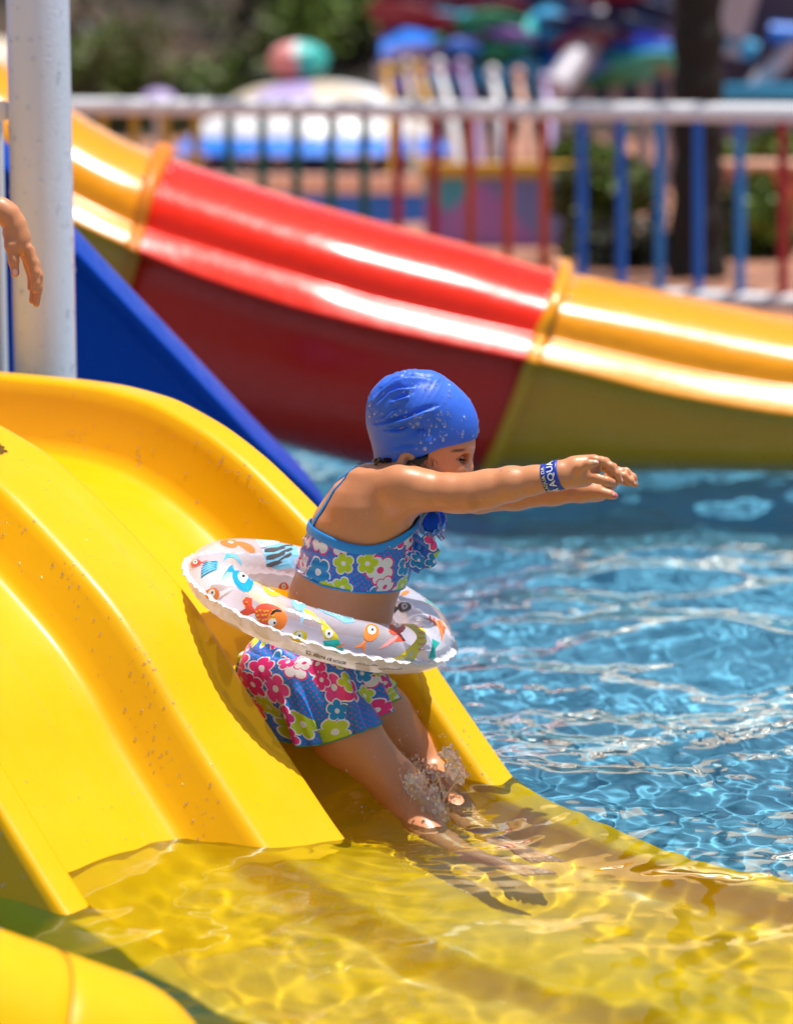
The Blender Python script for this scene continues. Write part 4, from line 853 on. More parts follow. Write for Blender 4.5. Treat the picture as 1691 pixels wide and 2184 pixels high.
# flower print
def flower_mat(name, s=1.):
    q = NM(name); uv = q.n('TexCoord').outputs['UV']
    def layer(scale, seed, base, R0, keep):
        mp = q.n('Mapping', {'Vector': uv, 'Location': (seed, seed*.7, 0), 'Scale': (scale, scale, 1)})
        vo = q.n('TexVoronoi', {'Vector': mp.outputs[0], 'Scale': 1., 'Randomness': .55}, voronoi_dimensions='2D')
        df = q.n('VectorMath', operation='SUBTRACT'); q.set(df.inputs[0], mp.outputs[0]); q.set(df.inputs[1], vo.outputs['Position'])
        sp_ = q.n('SeparateXYZ', {0: df.outputs[0]}); rgb = q.n('SeparateColor', {0: vo.outputs['Color']})
        ang = q.math('ADD', q.math('ARCTAN2', sp_.outputs[1], sp_.outputs[0]), q.math('MULTIPLY', rgb.outputs[2], 6.))
        r = q.n('VectorMath', operation='LENGTH'); q.set(r.inputs[0], df.outputs[0]); r = r.outputs['Value']
        pet = q.math('MULTIPLY_ADD', q.math('POWER', q.math('ABSOLUTE', q.math('COSINE', q.math('MULTIPLY', ang, 2.5))), .55), R0*.42, R0*.58)
        k = q.math('LESS_THAN', rgb.outputs[1], keep)
        m_out = q.math('MULTIPLY', q.math('LESS_THAN', r, q.math('ADD', pet, .055)), k); m_in = q.math('MULTIPLY', q.math('LESS_THAN', r, pet), k); m_c = q.math('MULTIPLY', q.math('LESS_THAN', r, R0*.24), k)
        rp = q.n('ValToRGB', {0: rgb.outputs[0]}); rp.color_ramp.interpolation = 'CONSTANT'; e = rp.color_ramp.elements
        e[0].position, e[0].color = 0, (.80, .02, .20, 1); e[1].position, e[1].color = .22, (.52, .64, .01, 1)
        for p_, c_ in ((.56, (.78, .76, .80, 1)), (.76, (.01, .26, .62, 1)), (.88, (.85, .05, .28, 1))): x = e.new(p_); x.color = c_
        ro = q.n('ValToRGB', {0: rgb.outputs[0]}); ro.color_ramp.interpolation = 'CONSTANT'; e = ro.color_ramp.elements
        e[0].position, e[0].color = 0, (.80, .78, .82, 1); e[1].position, e[1].color = .56, (.80, .02, .2, 1); x = e.new(.76); x.color = (.8, .78, .82, 1)
        c = q.mix(m_out, base, ro.outputs[0]); c = q.mix(m_in, c, rp.outputs[0])
        return q.mix(m_c, c, q.mix(q.math('GREATER_THAN', q.math('ABSOLUTE', q.math('SUBTRACT', rgb.outputs[0], .66)), .1), (.8, .02, .2), (.8, .78, .8)))
    mp = q.n('Mapping', {'Vector': uv, 'Scale': (105*s, 105*s, 1), 'Rotation': (0, 0, .6)}); dv = q.n('TexVoronoi', {'Vector': mp.outputs[0], 'Scale': 1., 'Randomness': .18}, voronoi_dimensions='2D')
    base = q.mix(q.math('LESS_THAN', dv.outputs[0], .18), (.005, .18, .64), (.62, .02, .22))
    base = layer(15*s, 5.3, base, .46, .78); base = layer(19*s, 8.1, base, .42, .62)
    q.P(Base_Color=base, Roughness=.42, Specular_IOR_Level=.45, Sheen_Weight=.1); q.bump(q.noise(35, 3, q.pos()), .25, .006)
    return q.m
PRINT = flower_mat('floral_swim_fabric')
TRIM = plain('bright_blue_trim', (.006, .26, .74), .4, .08, 30, bump=.3, bs=900)
def patch(name, sel_face, zt, zb, off, mat_, parent, uvf, wr_=None, VV_=None, QQ=None, NN=None, **k):
    Vv, Qq, Nn_ = (V, Q, NV) if VV_ is None else (VV_, QQ, NN)
    Vn = Vv+Nn_*off
    if wr_ is not None: Vn = Vn+Nn_*wr_(Vn)[:, None]
    ct = Vn[Qq].mean(1); fm = sel_face(ct); qs = Qq[fm]; uq, inv = np.unique(qs, return_inverse=True); Vs = Vn[uq].copy(); qs = inv.reshape(qs.shape)
    if zt is not None: Vs[:, 2] = np.minimum(Vs[:, 2], zt(Vs))
    if zb is not None: Vs[:, 2] = np.maximum(Vs[:, 2], zb(Vs))
    me = qmesh(name, Vs, qs); l = me.uv_layers.new(name='UVMap'); l.data.foreach_set('uv', uvf(Vs)[qs.reshape(-1)].reshape(-1).astype('f'))
    o = fin(name, me, mat_, parent, True, **k); md = o.modifiers.new('s', 'SOLIDIFY'); md.thickness = .0015; md.offset = -1
    return o
def prf(pts, y):
    a = np.array([J(u, v, y) for u, v in pts]); a = a[np.argsort(a[:, 0])]; return a[:, 0], a[:, 2]
xt, zt_ = prf([(640, 1130), (657, 1137), (700, 1153), (737, 1166), (790, 1174), (833, 1164), (860, 1149), (893, 1128)], 5.95)
xq = np.linspace(xt[0], xt[-1], 60); zq = np.interp(xq, xt, zt_)
for _ in range(60): zq[1:-1] = (zq[:-2]+2*zq[1:-1]+zq[2:])/4
xt, zt_ = xq, zq
xb, zb_ = prf([(620, 1220), (640, 1229), (687, 1247), (758, 1259), (852, 1265), (880, 1266)], 5.95)
FT = lambda P_: np.interp(P_[:, 0], xt, zt_); FB = lambda P_: np.interp(P_[:, 0], xb, zb_)
cxw = J(752, 1200, YC)[0]
def uvt(P_): a = np.arctan2(-(P_[:, 1]-YC), P_[:, 0]-cxw); return np.stack([a*.125, P_[:, 2]], -1)
def wrk(P_):
    x, z = P_[:, 0]*1., P_[:, 2]
    fl_ = .0022*np.sin(z*260+x*50+P_[:, 1]*40)*np.exp(-((x-J(650, 1, YC)[0])/.05)**2)+.0026*np.exp(-((x-(J(795, 1200, YC)[0]+(z-.5)*.8))/.006)**2)+.0016*np.sin(z*190-x*90)*np.exp(-((z-FB(P_)-.02)/.015)**2)
    return fl_
patch('swimsuit_top', lambda c_: (c_[:, 2] < np.interp(c_[:, 0], xt, zt_)) & (c_[:, 2] > np.interp(c_[:, 0], xb, zb_)-.001), FT, FB, .0042, PRINT, girl, uvt, wrk)
def ring_path(xx, zz, off, n=72, dz=0.):
    out = []
    for t in np.linspace(0, 2*math.pi, n+1):
        z = .55
        for _ in range(4): p_ = surf(z, t, off); z = float(np.interp(p_[0], xx, zz))+dz
        out.append(p_)
    return out
def flat_band(name, path, wid, thk, mat_, parent):
    mb = MB(); K = len(path); Vb = []
    for i, p_ in enumerate(path):
        t = np.array(path[min(i+1, K-1)])-np.array(path[max(i-1, 0)]); t /= np.linalg.norm(t)+1e-9
        e = .004; g_ = np.array([float(samp(p_+np.eye(3)[j]*e)[0]-samp(p_-np.eye(3)[j]*e)[0]) for j in range(3)]); g_ -= t*g_.dot(t); g_ /= np.linalg.norm(g_)+1e-9; s2 = np.cross(t, g_)
        for a in range(12):
            b = 2*math.pi*a/12; Vb.append(p_+s2*math.cos(b)*wid/2+g_*math.sin(b)*thk/2*(1+.25*math.cos(2*b)))
    mb.add(Vb, [(i*12+a, i*12+(a+1) % 12, (i+1)*12+(a+1) % 12, (i+1)*12+a) for i in range(K-1) for a in range(12)])
    return mb.build(name, mat_, parent)
flat_band('trim_band', ring_path(xt, zt_, .0045, dz=.002), .0195, .005, TRIM, girl)
hb = ring_path(xb, zb_, .0044); flat_band('hem', hb, .004, .003, PRINT, girl)
def strap(pts, n=26):
    P_ = np.array([J(*x) for x in pts]); t = np.linspace(0, len(P_)-1, n); P_ = np.stack([np.interp(t, np.arange(len(P_)), P_[:, i]) for i in range(3)], -1); return [snap(x, .002) for x in P_]
flat_band('strap', strap([(657, 1138, 6.0), (664, 1105, 5.985), (685, 1070, 5.98), (715, 1035, 5.985), (745, 1012, 5.995), (775, 1000, 6.0), (812, 1000, 5.985), (835, 1012, 5.97)]), .0128, .004, TRIM, girl)
flat_band('strap', strap([(662, 1138, 6.08), (690, 1080, 6.09), (745, 1015, 6.09), (800, 990, 6.10)]), .0128, .004, TRIM, girl)
# bow on the chest
bc_ = J(893, 1166, 5.985); mb = MB()
for sg, (du, dv, dy) in enumerate(((-34, 14, -.014), (34, -12, -.008), (-20, 44, -.022), (16, 44, -.012), (30, 26, .012), (10, -16, -.01), (-12, 26, -.026))):
    tip = J(893+du, 1166+dv, 5.985+dy); n = 9; Vb = []; d = tip-bc_; sd_ = np.cross(d, (0, 1, 0)); sd_ /= np.linalg.norm(sd_)
    for i in range(n):
        t = i/(n-1); wv = .005+.018*math.sin(min(1, t*1.1)*math.pi*.62)
        for j in range(7): k = (j-3)/3; Vb.append(bc_+d*t*(1.05)+sd_*k*wv+np.array((.0, -.006*math.sin(t*math.pi)-.004*math.cos(k*5+sg)*t, .002*math.sin(k*4+sg))))
    mb.add(Vb, [(i*7+j, (i+1)*7+j, (i+1)*7+j+1, i*7+j+1) for i in range(n-1) for j in range(6)])
mb.ell(tuple(bc_+np.array((0, -.006, 0))), (.006, .005, .008), 10, 8)
ob = mb.build('bow', PRINT, girl); me = ob.data; l = me.uv_layers.new(name='UVMap')
for lp in me.loops: c_ = me.vertices[lp.vertex_index].co; l.data[lp.index].uv = (c_.x*1.3+c_.y, c_.z*1.3)
md = ob.modifiers.new('s', 'SOLIDIFY'); md.thickness = .001
# swim bottom and ruffled skirt
zc0 = J(1, 1338, YC)[2]; zlow = J(1, 1500, 6.0)[2]
patch('swim_bottom', lambda c_: (c_[:, 2] < zc0+.0) & (c_[:, 2] > zlow) & (c_[:, 0] < J(745, 1400, YC)[0]+(c_[:, 2]-.3)*.3+.02), None, None, .0035, PRINT, girl, lambda P_: np.stack([P_[:, 0]*1.1-P_[:, 1], P_[:, 2]], -1), lambda P_: .0015*np.sin(P_[:, 2]*170+P_[:, 0]*120))
rows = [(0.0, 1372, 556, 768, .128), (.22, 1392, 518, 784, .140), (.45, 1430, 518, 802, .150), (.7, 1480, 538, 816, .160), (1., 1530, 566, 828, .170)]
ra_ = np.array(rows); ns = 40; na = 300; SK = np.zeros((ns, na, 3)); SU = np.zeros((ns, na, 2)); hp = J(1, 1, 6.05)
for i, t in enumerate(np.linspace(0, 1, ns)):
    v_, ul, ur, ry = (np.interp(t, ra_[:, 0], ra_[:, k]) for k in range(1, 5)); zc = J(700, v_, 6.05)[2]; x0, x1 = J(ul, v_, 6.05)[0], J(ur, v_, 6.05)[0]
    for j in range(na):
        a = 2*math.pi*j/na; amp = .024*t**.8; fo = math.sin(a*10+1.2*math.sin(a*2)+.8*t)+.4*math.sin(a*19+2)
        sh = 1+amp*fo/.13; px_ = (x0+x1)/2+(x1-x0)/2*math.cos(a)*sh; py = 6.055+ry*math.sin(a)*sh
        dz = -.030*t*math.sin(-a)*(.4)+(.022*t*t*math.cos(a-.3))+.006*t*fo-.012*t*max(0, math.cos(a-4.4))**3
        SK[i, j] = (px_, py, zc+dz+.012*t*t); SU[i, j] = (a*.16, t*.2)
# keep the cloth off the legs and off the slide bed
for i in range(2, ns):
    for _ in range(3):
        d = samp(SK[i]); m = d < .005
        if m.any():
            e = .006; G = np.stack([samp(SK[i]+np.eye(3)[k]*e)-samp(SK[i]-np.eye(3)[k]*e) for k in range(3)], -1); G[:, 2] *= .2; G /= np.linalg.norm(G, axis=1)[:, None]+1e-9
            SK[i][m] += G[m]*(.006-d[m])[:, None]
a_c = SK[..., 0]*Ax[0]+SK[..., 1]*Ax[1]; s_c = SK[..., 0]*Sx[0]+SK[..., 1]*Sx[1]
zf = np.interp(s_c, s_, z_)-.158/np.interp(s_c, s_, nz_)+.004; zf = np.where(a_c < 4.29, -9, zf)
push = np.maximum(0, zf-SK[..., 2]); SK[..., 2] += push
lim = 4.305; m = (a_c < lim) & (SK[..., 2] < np.interp(s_c, s_, z_)+.01); SK[m] += ((lim-a_c)[m])[:, None]*np.array((Ax[0], Ax[1], 0))
for _ in range(2): SK[1:-1] = (SK[:-2]+2*SK[1:-1]+SK[2:])/4
sk = fin('skirt', gridmesh('skirt', SK, SU, closed=2*math.pi*.16), PRINT, girl, True); md = sk.modifiers.new('s', 'SOLIDIFY'); md.thickness = .0014
hem = MB(); hem.tube(list(SK[-1])+[SK[-1][0]], .0013, 6); hem.build('skirt_hem', plain('teal_hem', (.03, .30, .22), .5), girl)
# wristband with lettering
wa, wb = J(1162, 1020, 5.857), J(1196, 1012.5, 5.848); wd = wb-wa; WL = np.linalg.norm(wd); wd /= WL; w1 = np.cross(wd, (0, 1, 0)); w1 /= np.linalg.norm(w1); w1 = w1 if w1[2] > 0 else -w1; w2 = np.cross(wd, w1)
w2 = w2 if w2[1] < 0 else -w2
def wr_pt(x, a, off):
    c_ = wa+wd*x; rr = np.linspace(.012, .05, 120); P_ = c_+(w1*math.cos(a)+w2*math.sin(a))*rr[:, None]; k = int(np.argmax(samp(P_) > 0)); return P_[k]+(w1*math.cos(a)+w2*math.sin(a))*off
WB = np.array([[wr_pt(x*WL, a, .0012+.0015*abs(x-.5)) for a in np.linspace(0, 2*math.pi, 61)[:-1]] for x in np.linspace(0, 1, 9)])
for _ in range(3): WB = (np.roll(WB, 1, 1)+2*WB+np.roll(WB, -1, 1))/4
wbnd = fin('wristband', gridmesh('wristband', WB, closed=1), plain('royal_blue_ribbon', (.006, .04, .36), .4, .1, 80), girl, True, ); wbnd['label'] = 'blue woven wristband with pale lettering'
md = wbnd.modifiers.new('s', 'SOLIDIFY'); md.thickness = .0012; md.offset = 1
def text_mesh(txt, size):
    cu = bpy.data.curves.new('t', 'FONT'); cu.body = txt; cu.size = size; cu.align_x = 'CENTER'; cu.align_y = 'CENTER'; cu.resolution_u = 2; cu.offset = size*.02
    o = bpy.data.objects.new('t', cu); sc.collection.objects.link(o); dg = bpy.context.evaluated_depsgraph_get(); me = bpy.data.meshes.new_from_object(o.evaluated_get(dg)); bpy.data.objects.remove(o); bpy.data.curves.remove(cu)
    bm = bmesh.new(); bm.from_mesh(me); bmesh.ops.triangulate(bm, faces=bm.faces); 
    for _ in range(2): bmesh.ops.subdivide_edges(bm, edges=[e for e in bm.edges if e.calc_length() > size*.22], cuts=1, use_grid_fill=True)
    bmesh.ops.triangulate(bm, faces=bm.faces); V_ = [tuple(v.co) for v in bm.verts]; Fc = [tuple(v.index for v in fa.verts) for fa in bm.faces]; bm.free(); return V_, Fc
from_circ = .165
def band_text(txt, size, xc, a0, mi, mb):
    Vt, Ft = text_mesh(txt, size)
    mb.add([wr_pt(float(np.clip(xc-y_, 0, WL)), a0-x_/.0265, .0034) for x_, y_, _ in Vt], Ft, mi)
mb = MB(); band_text('DA AQUA', .0185, WL*.60, 1.75, 0, mb); band_text('A AQUA DA', .009, WL*.16, 1.6, 1, mb)
mb.build('wristband_lettering', [plain('white_print', (.75, .76, .8), .5), plain('pale_yellow_print', (.65, .6, .25), .5)], wbnd, smooth=False)
# ------------------------------------------------------------------ inflatable ring
rl_ = R(17.6); tl = R(4.5); n0 = np.array((math.sin(rl_), 0, math.cos(rl_))); e1 = np.array((math.cos(rl_), 0, -math.sin(rl_))); ey = np.array((0, 1., 0))
rn = n0*math.cos(tl)-ey*math.sin(tl); e2 = ey*math.cos(tl)+n0*math.sin(tl); RC = J(683, 1292, 6.07); RR, RH, RT_, RB = .232, .057, .052, .046
def ring_pt(phi, th_, off=0.):
    c_, s2 = math.cos(th_), math.sin(th_); rd = e1*math.cos(phi)+e2*math.sin(phi)
    hh = RT_ if s2 > 0 else RB
    cr = .0016*math.sin(phi*46+2*math.sin(phi*5))*max(0, c_)**6+.0012*math.sin(phi*31)*max(0, -c_)**4
    return RC+rd*(RR+(RH+off)*np.sign(c_)*abs(c_)**.93)+rn*((hh+off)*s2+cr)
NP, NT = 240, 48
top = np.array([[ring_pt(p_, t) for p_ in np.linspace(0, 2*math.pi, NP+1)[:-1]] for t in np.linspace(0, math.pi, NT//2)])
bot = np.array([[ring_pt(p_, t) for p_ in np.linspace(0, 2*math.pi, NP+1)[:-1]] for t in np.linspace(math.pi, 2*math.pi, NT//2)])
rg = empty('swim_ring', tuple(RC), 'clear inflatable swim ring printed with cartoon fish around the child\'s waist', 'swim ring')
q = NM('clear_vinyl'); q.P(Base_Color=(.86, .86, 1.), Roughness=.16, Specular_IOR_Level=.8, Coat_Weight=.8, Coat_Roughness=.08); q.bump(q.noise(38, 4, q.pos(), .6), .35, .004)
tr = q.n('BsdfTransparent', {'Color': (.97, .97, 1)}); lw = q.n('LayerWeight', {'Blend': .35}); fc = q.math('MULTIPLY_ADD', lw.outputs['Facing'], .50, .2); mx = q.n('MixShader', {0: fc, 1: tr.outputs[0], 2: q.b.outputs[0]}); q.t.links.new(mx.outputs[0], q.o.inputs[0]); CLEAR = q.m
q = NM('milky_vinyl'); q.P(Base_Color=(.80, .78, .92), Roughness=.2); tl_ = q.n('BsdfTranslucent', {'Color': (.8, .76, .78)}); mx = q.n('MixShader', {0: .22, 1: q.b.outputs[0], 2: tl_.outputs[0]}); tr = q.n('BsdfTransparent'); m2 = q.n('MixShader', {0: .12, 1: mx.outputs[0], 2: tr.outputs[0]}); q.bump(q.noise(60, 4, q.pos()), .2, .004); q.t.links.new(m2.outputs[0], q.o.inputs[0]); MILK = q.m
fin('top_sheet', gridmesh('top_sheet', top, closed=1), CLEAR, rg, True)
fin('bottom_sheet', gridmesh('bottom_sheet', bot, closed=1), MILK, rg, True)
SE = []
for k, (dr_, dz_) in enumerate(((-.004, .0028), (.004, .002), (.011, .0012), (.0125, 0), (.011, -.0012), (.004, -.002), (-.004, -.0028))):
    SE.append([RC+(e1*math.cos(p_)+e2*math.sin(p_))*(RR+RH+dr_+.0012*math.sin(p_*90+k))+rn*(dz_+(dr_+.004)*.11*(math.sin(p_*47+5*math.sin(p_*7))+.6*math.sin(p_*101+4*math.sin(p_*11)))+.0016*math.sin(p_*46+2*math.sin(p_*5))) for p_ in np.linspace(0, 2*math.pi, 721)[:-1]])
q = NM('white_seam_vinyl'); q.P(Base_Color=(.82, .82, .86), Roughness=.12, Coat_Weight=.5); tr = q.n('BsdfTransparent'); mx = q.n('MixShader', {0: .25, 1: q.b.outputs[0], 2: tr.outputs[0]}); q.t.links.new(mx.outputs[0], q.o.inputs[0])
fin('seam', gridmesh('seam', np.array(SE), closed=1), q.m, rg, True)
# printed fish
def proj(p_):
    x, y, z = p_[0], p_[1], p_[2]-H; d = y*cP-z*sP; return np.array((CU+F*x/d, CV-F*(y*sP+z*cP)/d))
PH_ = np.linspace(0, 2*math.pi, 361)[:-1]; TH_ = np.linspace(0, 2*math.pi, 121)[:-1]
RG = np.array([[ring_pt(a, b) for b in TH_] for a in PH_]); RGp = np.stack([CU+F*RG[..., 0]/(RG[..., 1]*cP-(RG[..., 2]-H)*sP), CV-F*(RG[..., 1]*sP+(RG[..., 2]-H)*cP)/(RG[..., 1]*cP-(RG[..., 2]-H)*sP)], -1)
def find(u, v):
    d = np.hypot(RGp[..., 0]-u, RGp[..., 1]-v); m = d < max(3.5, d.min()+1.); dep = np.where(m, RG[..., 1], 99); i, j = np.unravel_index(np.argmin(dep), dep.shape); return PH_[i], TH_[j]
MI = {n: i for i, n in enumerate(('blue', 'white', 'black', 'yellow', 'orange', 'red', 'teal', 'pale', 'cyan', 'brown'))}
MC = [(.0, .34, .62), (.85, .85, .85), (.015, .012, .012), (.78, .62, .01), (.85, .22, .03), (.80, .09, .04), (.01, .45, .40), (.22, .55, .78), (.03, .55, .78), (.09, .07, .07)]
FM = [plain('ink_'+n, c_, .3, .03, Coat_Weight=.3) for n, c_ in zip(MI, MC)]
fishmb = MB()
def deco(u, v, poly, col, lay):
    "poly: pixel offsets about u,v, baked on to the ring surface"
    a, b = find(u, v); e = .004; p0 = proj(ring_pt(a, b)); ja = (proj(ring_pt(a+e, b))-p0)/e; jb = (proj(ring_pt(a, b+e))-p0)/e; Jm = np.stack([ja, jb], 1)
    U_, S_, Vt_ = np.linalg.svd(Jm); S_ = np.maximum(S_, np.array((90., 28.))); Ji = Vt_.T@np.diag(1/S_)@U_.T
    c_ = np.mean(poly, 0); Vv = []; K = 4; n = len(poly); Vv.append(c_)
    for k in range(1, K+1): Vv += [c_+(np.array(x)-c_)*k/K for x in poly]
    P3 = []
    for x in Vv: da = Ji@np.array(x); P3.append(ring_pt(a+da[0], b+da[1], .0007+.0004*lay))
    Fc = [(0, 1+j, 1+(j+1) % n) for j in range(n)]+[(1+(k-1)*n+j, 1+k*n+j, 1+k*n+(j+1) % n, 1+(k-1)*n+(j+1) % n) for k in range(1, K) for j in range(n)]
    fishmb.add(P3, Fc, MI[col])
def ellp(cx, cy, rx, ry, rot=0, n=16): return [(cx+rx*math.cos(t)*math.cos(rot)-ry*math.sin(t)*math.sin(rot), cy+rx*math.cos(t)*math.sin(rot)+ry*math.sin(t)*math.cos(rot)) for t in [2*math.pi*i/n for i in range(n)]]
def blob(u, v, r, rot, col, eye=(0, -2), tail=True):
    r = r*1.22
    c_, s2 = math.cos(rot), math.sin(rot)
    if tail: deco(u, v, [(c_*x-s2*y, s2*x+c_*y) for x, y in ((r*.7, 0), (r*1.9, -r*.75), (r*1.6, 0), (r*1.95, r*.55))], col, 0)
    deco(u, v, ellp(0, 0, r, r*.82, rot), col, 1); deco(u, v, ellp(eye[0], eye[1], r*.46, r*.5), 'white', 2); deco(u, v, ellp(eye[0]+1, eye[1], r*.14, r*.16), 'black', 3)
blob(517, 1228, 20, math.pi*1.15, 'blue'); blob(580, 1256, 17, math.pi*1.2, 'yellow'); blob(606, 1254, 9, 0, 'red', tail=False); blob(640, 1277, 15, 1.4, 'pale')
blob(640, 1358, 14, 0, 'yellow', tail=False); blob(795, 1345, 16, 2.0, 'orange', (0, -3)); blob(848, 1331, 16, 1.1, 'red', (0, -3)); blob(415, 1199, 9, 0, 'red'); blob(451, 1267, 13, 0, 'orange', tail=False)
blob(862, 1294, 12, math.pi, 'brown'); blob(789, 1300, 12, 2.6, 'pale')
# big orange fish with scales
deco(560, 1305, [(-32, -8), (-42, -26), (-36, -38), (-22, -34), (-20, -14), (-10, 0), (-30, 6), (-52, 2), (-46, -6)], 'red', 0); deco(578, 1313, ellp(0, 0, 36, 25, .2), 'red', 1); deco(590, 1318, ellp(2, 0, 21, 22, .1), 'orange', 2)
for i in range(5):
    for j in range(3): deco(548+i*8+j*3, 1300+j*9, [(-3.5, -1), (0, 2.6), (3.5, -1), (3, .4), (0, 4.2), (-3, .4)], 'yellow', 3)
deco(583, 1324, ellp(0, 0, 9, 8), 'white', 3); deco(585, 1326, ellp(0, 0, 2.6, 2.6), 'black', 4); deco(590, 1304, [(-14, 4), (-8, -4), (2, -7), (10, -3), (10, -1), (2, -5), (-7, -2), (-12, 5)], 'black', 4)
for x, y in ((520, 1276), (526, 1284), (522, 1292)): deco(x, y, ellp(0, 0, 1.8, 1.8), 'yellow', 3)
# long yellow and teal fish
deco(703, 1350, [(-19, -35), (-8, -24), (4, -12), (16, 0), (22, 12), (-10, 12), (-16, -6)], 'yellow', 1); deco(715, 1372, [(-22, -10), (10, -10), (20, 12), (22, 22), (8, 18), (-18, 4)], 'teal', 2); deco(722, 1383, [(-4, -2), (12, -6), (14, -3), (0, 2)], 'orange', 3); deco(702, 1350, ellp(0, 0, 9, 10), 'white', 3); deco(702, 1350, ellp(0, 0, 2.6, 3), 'black', 4)
# crescent
deco(893, 1352, [(-32, -38), (-14, -39), (6, -30), (19, -10), (21, 14), (14, 38), (20, 52), (-16, 48), (-2, 38), (2, 14), (-4, -8), (-16, -26)], 'yellow', 1)
for i, (x, y, r_) in enumerate(((894, 1324, 0), (899, 1336, 0), (903, 1348, 0), (904, 1360, 0), (904, 1372, 0), (902, 1384, 0))): deco(x, y, [(-11, -2), (-3, 0), (4, -1.5), (4, .5), (-3, 2), (-11, 0)], 'orange', 2)
deco(928, 1375, [(-4, -16), (12, -8), (2, 2), (8, 30), (-8, 28), (-6, 2)], 'teal', 1); deco(921, 1282, [(-16, -6), (0, -2), (16, 6), (24, 14), (6, 10), (0, 4), (-10, 2)], 'teal', 1)
deco(935, 1330, [(-30, -22), (10, -8), (22, 4), (24, 30), (10, 18), (-10, -4)], 'orange', 1)
for x, y in ((918, 1318), (928, 1324), (938, 1330), (946, 1340)): deco(x, y, [(-2, -9), (2, -7), (3, 6), (0, 8)], 'red', 2)
deco(491, 1156, ellp(0, 0, 24, 9, .25), 'orange', 1); deco(494, 1155, ellp(0, 0, 7, 2.5, .25), 'white', 2); deco(862, 1262, ellp(0, 0, 10, 4, -.4), 'orange', 1)
# striped blue, black and white fish on the far tube
deco(583, 1176, [(-26, -30), (10, -30), (44, -22), (50, 2), (46, 28), (14, 32), (-12, 22), (-22, 2)], 'pale', 1)
for k in range(3): deco(590, 1176, [(-24+k*3, 4+k*14-12), (-4, 6+k*14-12), (16, -2+k*14-12), (30, -14+k*13-12), (33, -9+k*13-12), (18, 4+k*14-12), (-4, 12+k*14-12), (-24+k*3, 9+k*14-12)], 'brown', 2)
deco(570, 1158, [(-22, -10), (14, -12), (24, -8), (18, 0), (0, 5), (-14, 6)], 'white', 2); deco(528, 1164, ellp(0, 0, 22, 7, .5), 'orange', 1)
# cyan striped fan and arc
deco(445, 1207, [(-20, 20), (-14, 2), (0, -10), (20, -18), (18, 6), (2, 10)], 'pale', 1)
for k in range(6): deco(446, 1207, [(-19+k*1.5, 17-k*5), (18, 3-k*4), (18, 5-k*4), (-19+k*1.5, 19-k*5)], 'blue', 2)
deco(495, 1186, [(-26, 0), (-10, -8), (8, -6), (24, 6), (34, 16), (26, 14), (8, 2), (-10, 0)], 'cyan', 1)
deco(715, 1302, [(-36, -14), (-28, -22), (-10, -18), (4, -8), (18, 0), (34, 12), (44, 10), (40, 22), (20, 22), (0, 10), (-20, 2)], 'pale', 1)
for k in range(6): deco(700+k*6, 1296+k*3+(k % 2)*5, [(-1, -3), (1, -3), (1, 3), (-1, 3)], 'white', 2)
deco(880, 1412, ellp(0, 0, 4, 3), 'cyan', 1); deco(655, 1300, [(-10, -8), (14, 4), (34, 26), (20, 20), (0, 6)], 'yellow', 0)
fin_ = fishmb.build('fish_print', FM, rg, smooth=False)
# safety lettering on the underside of the ring
def ring_text(txt, size_px, u, v, slope, mb, m=0):
    a, b = find(u, v); e = .004; p0 = proj(ring_pt(a, b)); Jm = np.stack([(proj(ring_pt(a+e, b))-p0)/e, (proj(ring_pt(a, b+e))-p0)/e], 1); U_, S_, Vt_ = np.linalg.svd(Jm); S_ = np.maximum(S_, np.array((90., 28.))); Ji = Vt_.T@np.diag(1/S_)@U_.T
    Vt2, Ft = text_mesh(txt, size_px); c_, s2 = math.cos(slope), math.sin(slope); P3 = []
    for x, y, _ in Vt2:
        du, dv = -x, y  # upside down in the photograph
        da = Ji@np.array((du*c_-dv*s2, du*s2+dv*c_)); P3.append(ring_pt(a+da[0], b+da[1], .0012))
    mb.add(P3, Ft, m)
mb = MB(); ring_text('#59230 BY INTEX  CE', 9.5, 698, 1405, .235, mb)
for k, (u, v) in enumerate(((780, 1420), (835, 1428))): ring_text('inflatable swim ring  3-6 years', 4.0, u, v, .12, mb)
mb.build('safety_lettering', FM[2], rg, smooth=False)
# ------------------------------------------------------------------ goggles on the chest
gg = empty('swim_goggles', tuple(J(922, 1116, 5.99)), 'blue translucent swim goggles dangling in front of the child\'s chest', 'goggles')
def clearmat(name, col, mixf):
    q = NM(name); q.t.nodes.remove(q.b); g = q.n('BsdfGlass', {'IOR': 1.45, 'Roughness': .03, 'Color': (*col, 1)}); d = q.n('BsdfDiffuse', {'Color': (*col, 1)}); mx = q.n('MixShader', {0: mixf, 1: g.outputs[0], 2: d.outputs[0]}); q.t.links.new(mx.outputs[0], q.o.inputs[0]); return q.m
GB, GC = clearmat('blue_goggle_lens', (.03, .16, .85), .35), clearmat('clear_goggle_gasket', (.55, .7, .92), .15)
for k, (u, v, y, rx, rz) in enumerate(((918, 1112, 5.97, .020, .026), (930, 1108, 6.03, .020, .026))):
    c_ = J(u, v, y); ro = Euler((0, R(14), R(35))); mb = MB(); mb.ell(tuple(c_), (rx, .012, rz*.8), 20, 14, rot=ro); mb.build('lens', GB, gg)
    mb = MB(); Rm = ro.to_matrix(); pts = [Vector(c_)+Rm @ Vector((rx*1.2*math.cos(t), .006*math.sin(2*t), rz*1.05*math.sin(t))) for t in np.linspace(0, 2*math.pi, 33)]; mb.tube(pts, .0042, 8); mb.build('gasket', GC, gg)
mb = MB(); mb.box(tuple(J(921, 1098, 5.985)), (.016, .02, .012), rot=Euler((.3, .4, .5)), bev=.003); mb.box(tuple(J(914, 1128, 5.975)), (.022, .012, .010), rot=Euler((.2, .3, .2)), bev=.003); mb.build('nose_bridge', GB, gg)
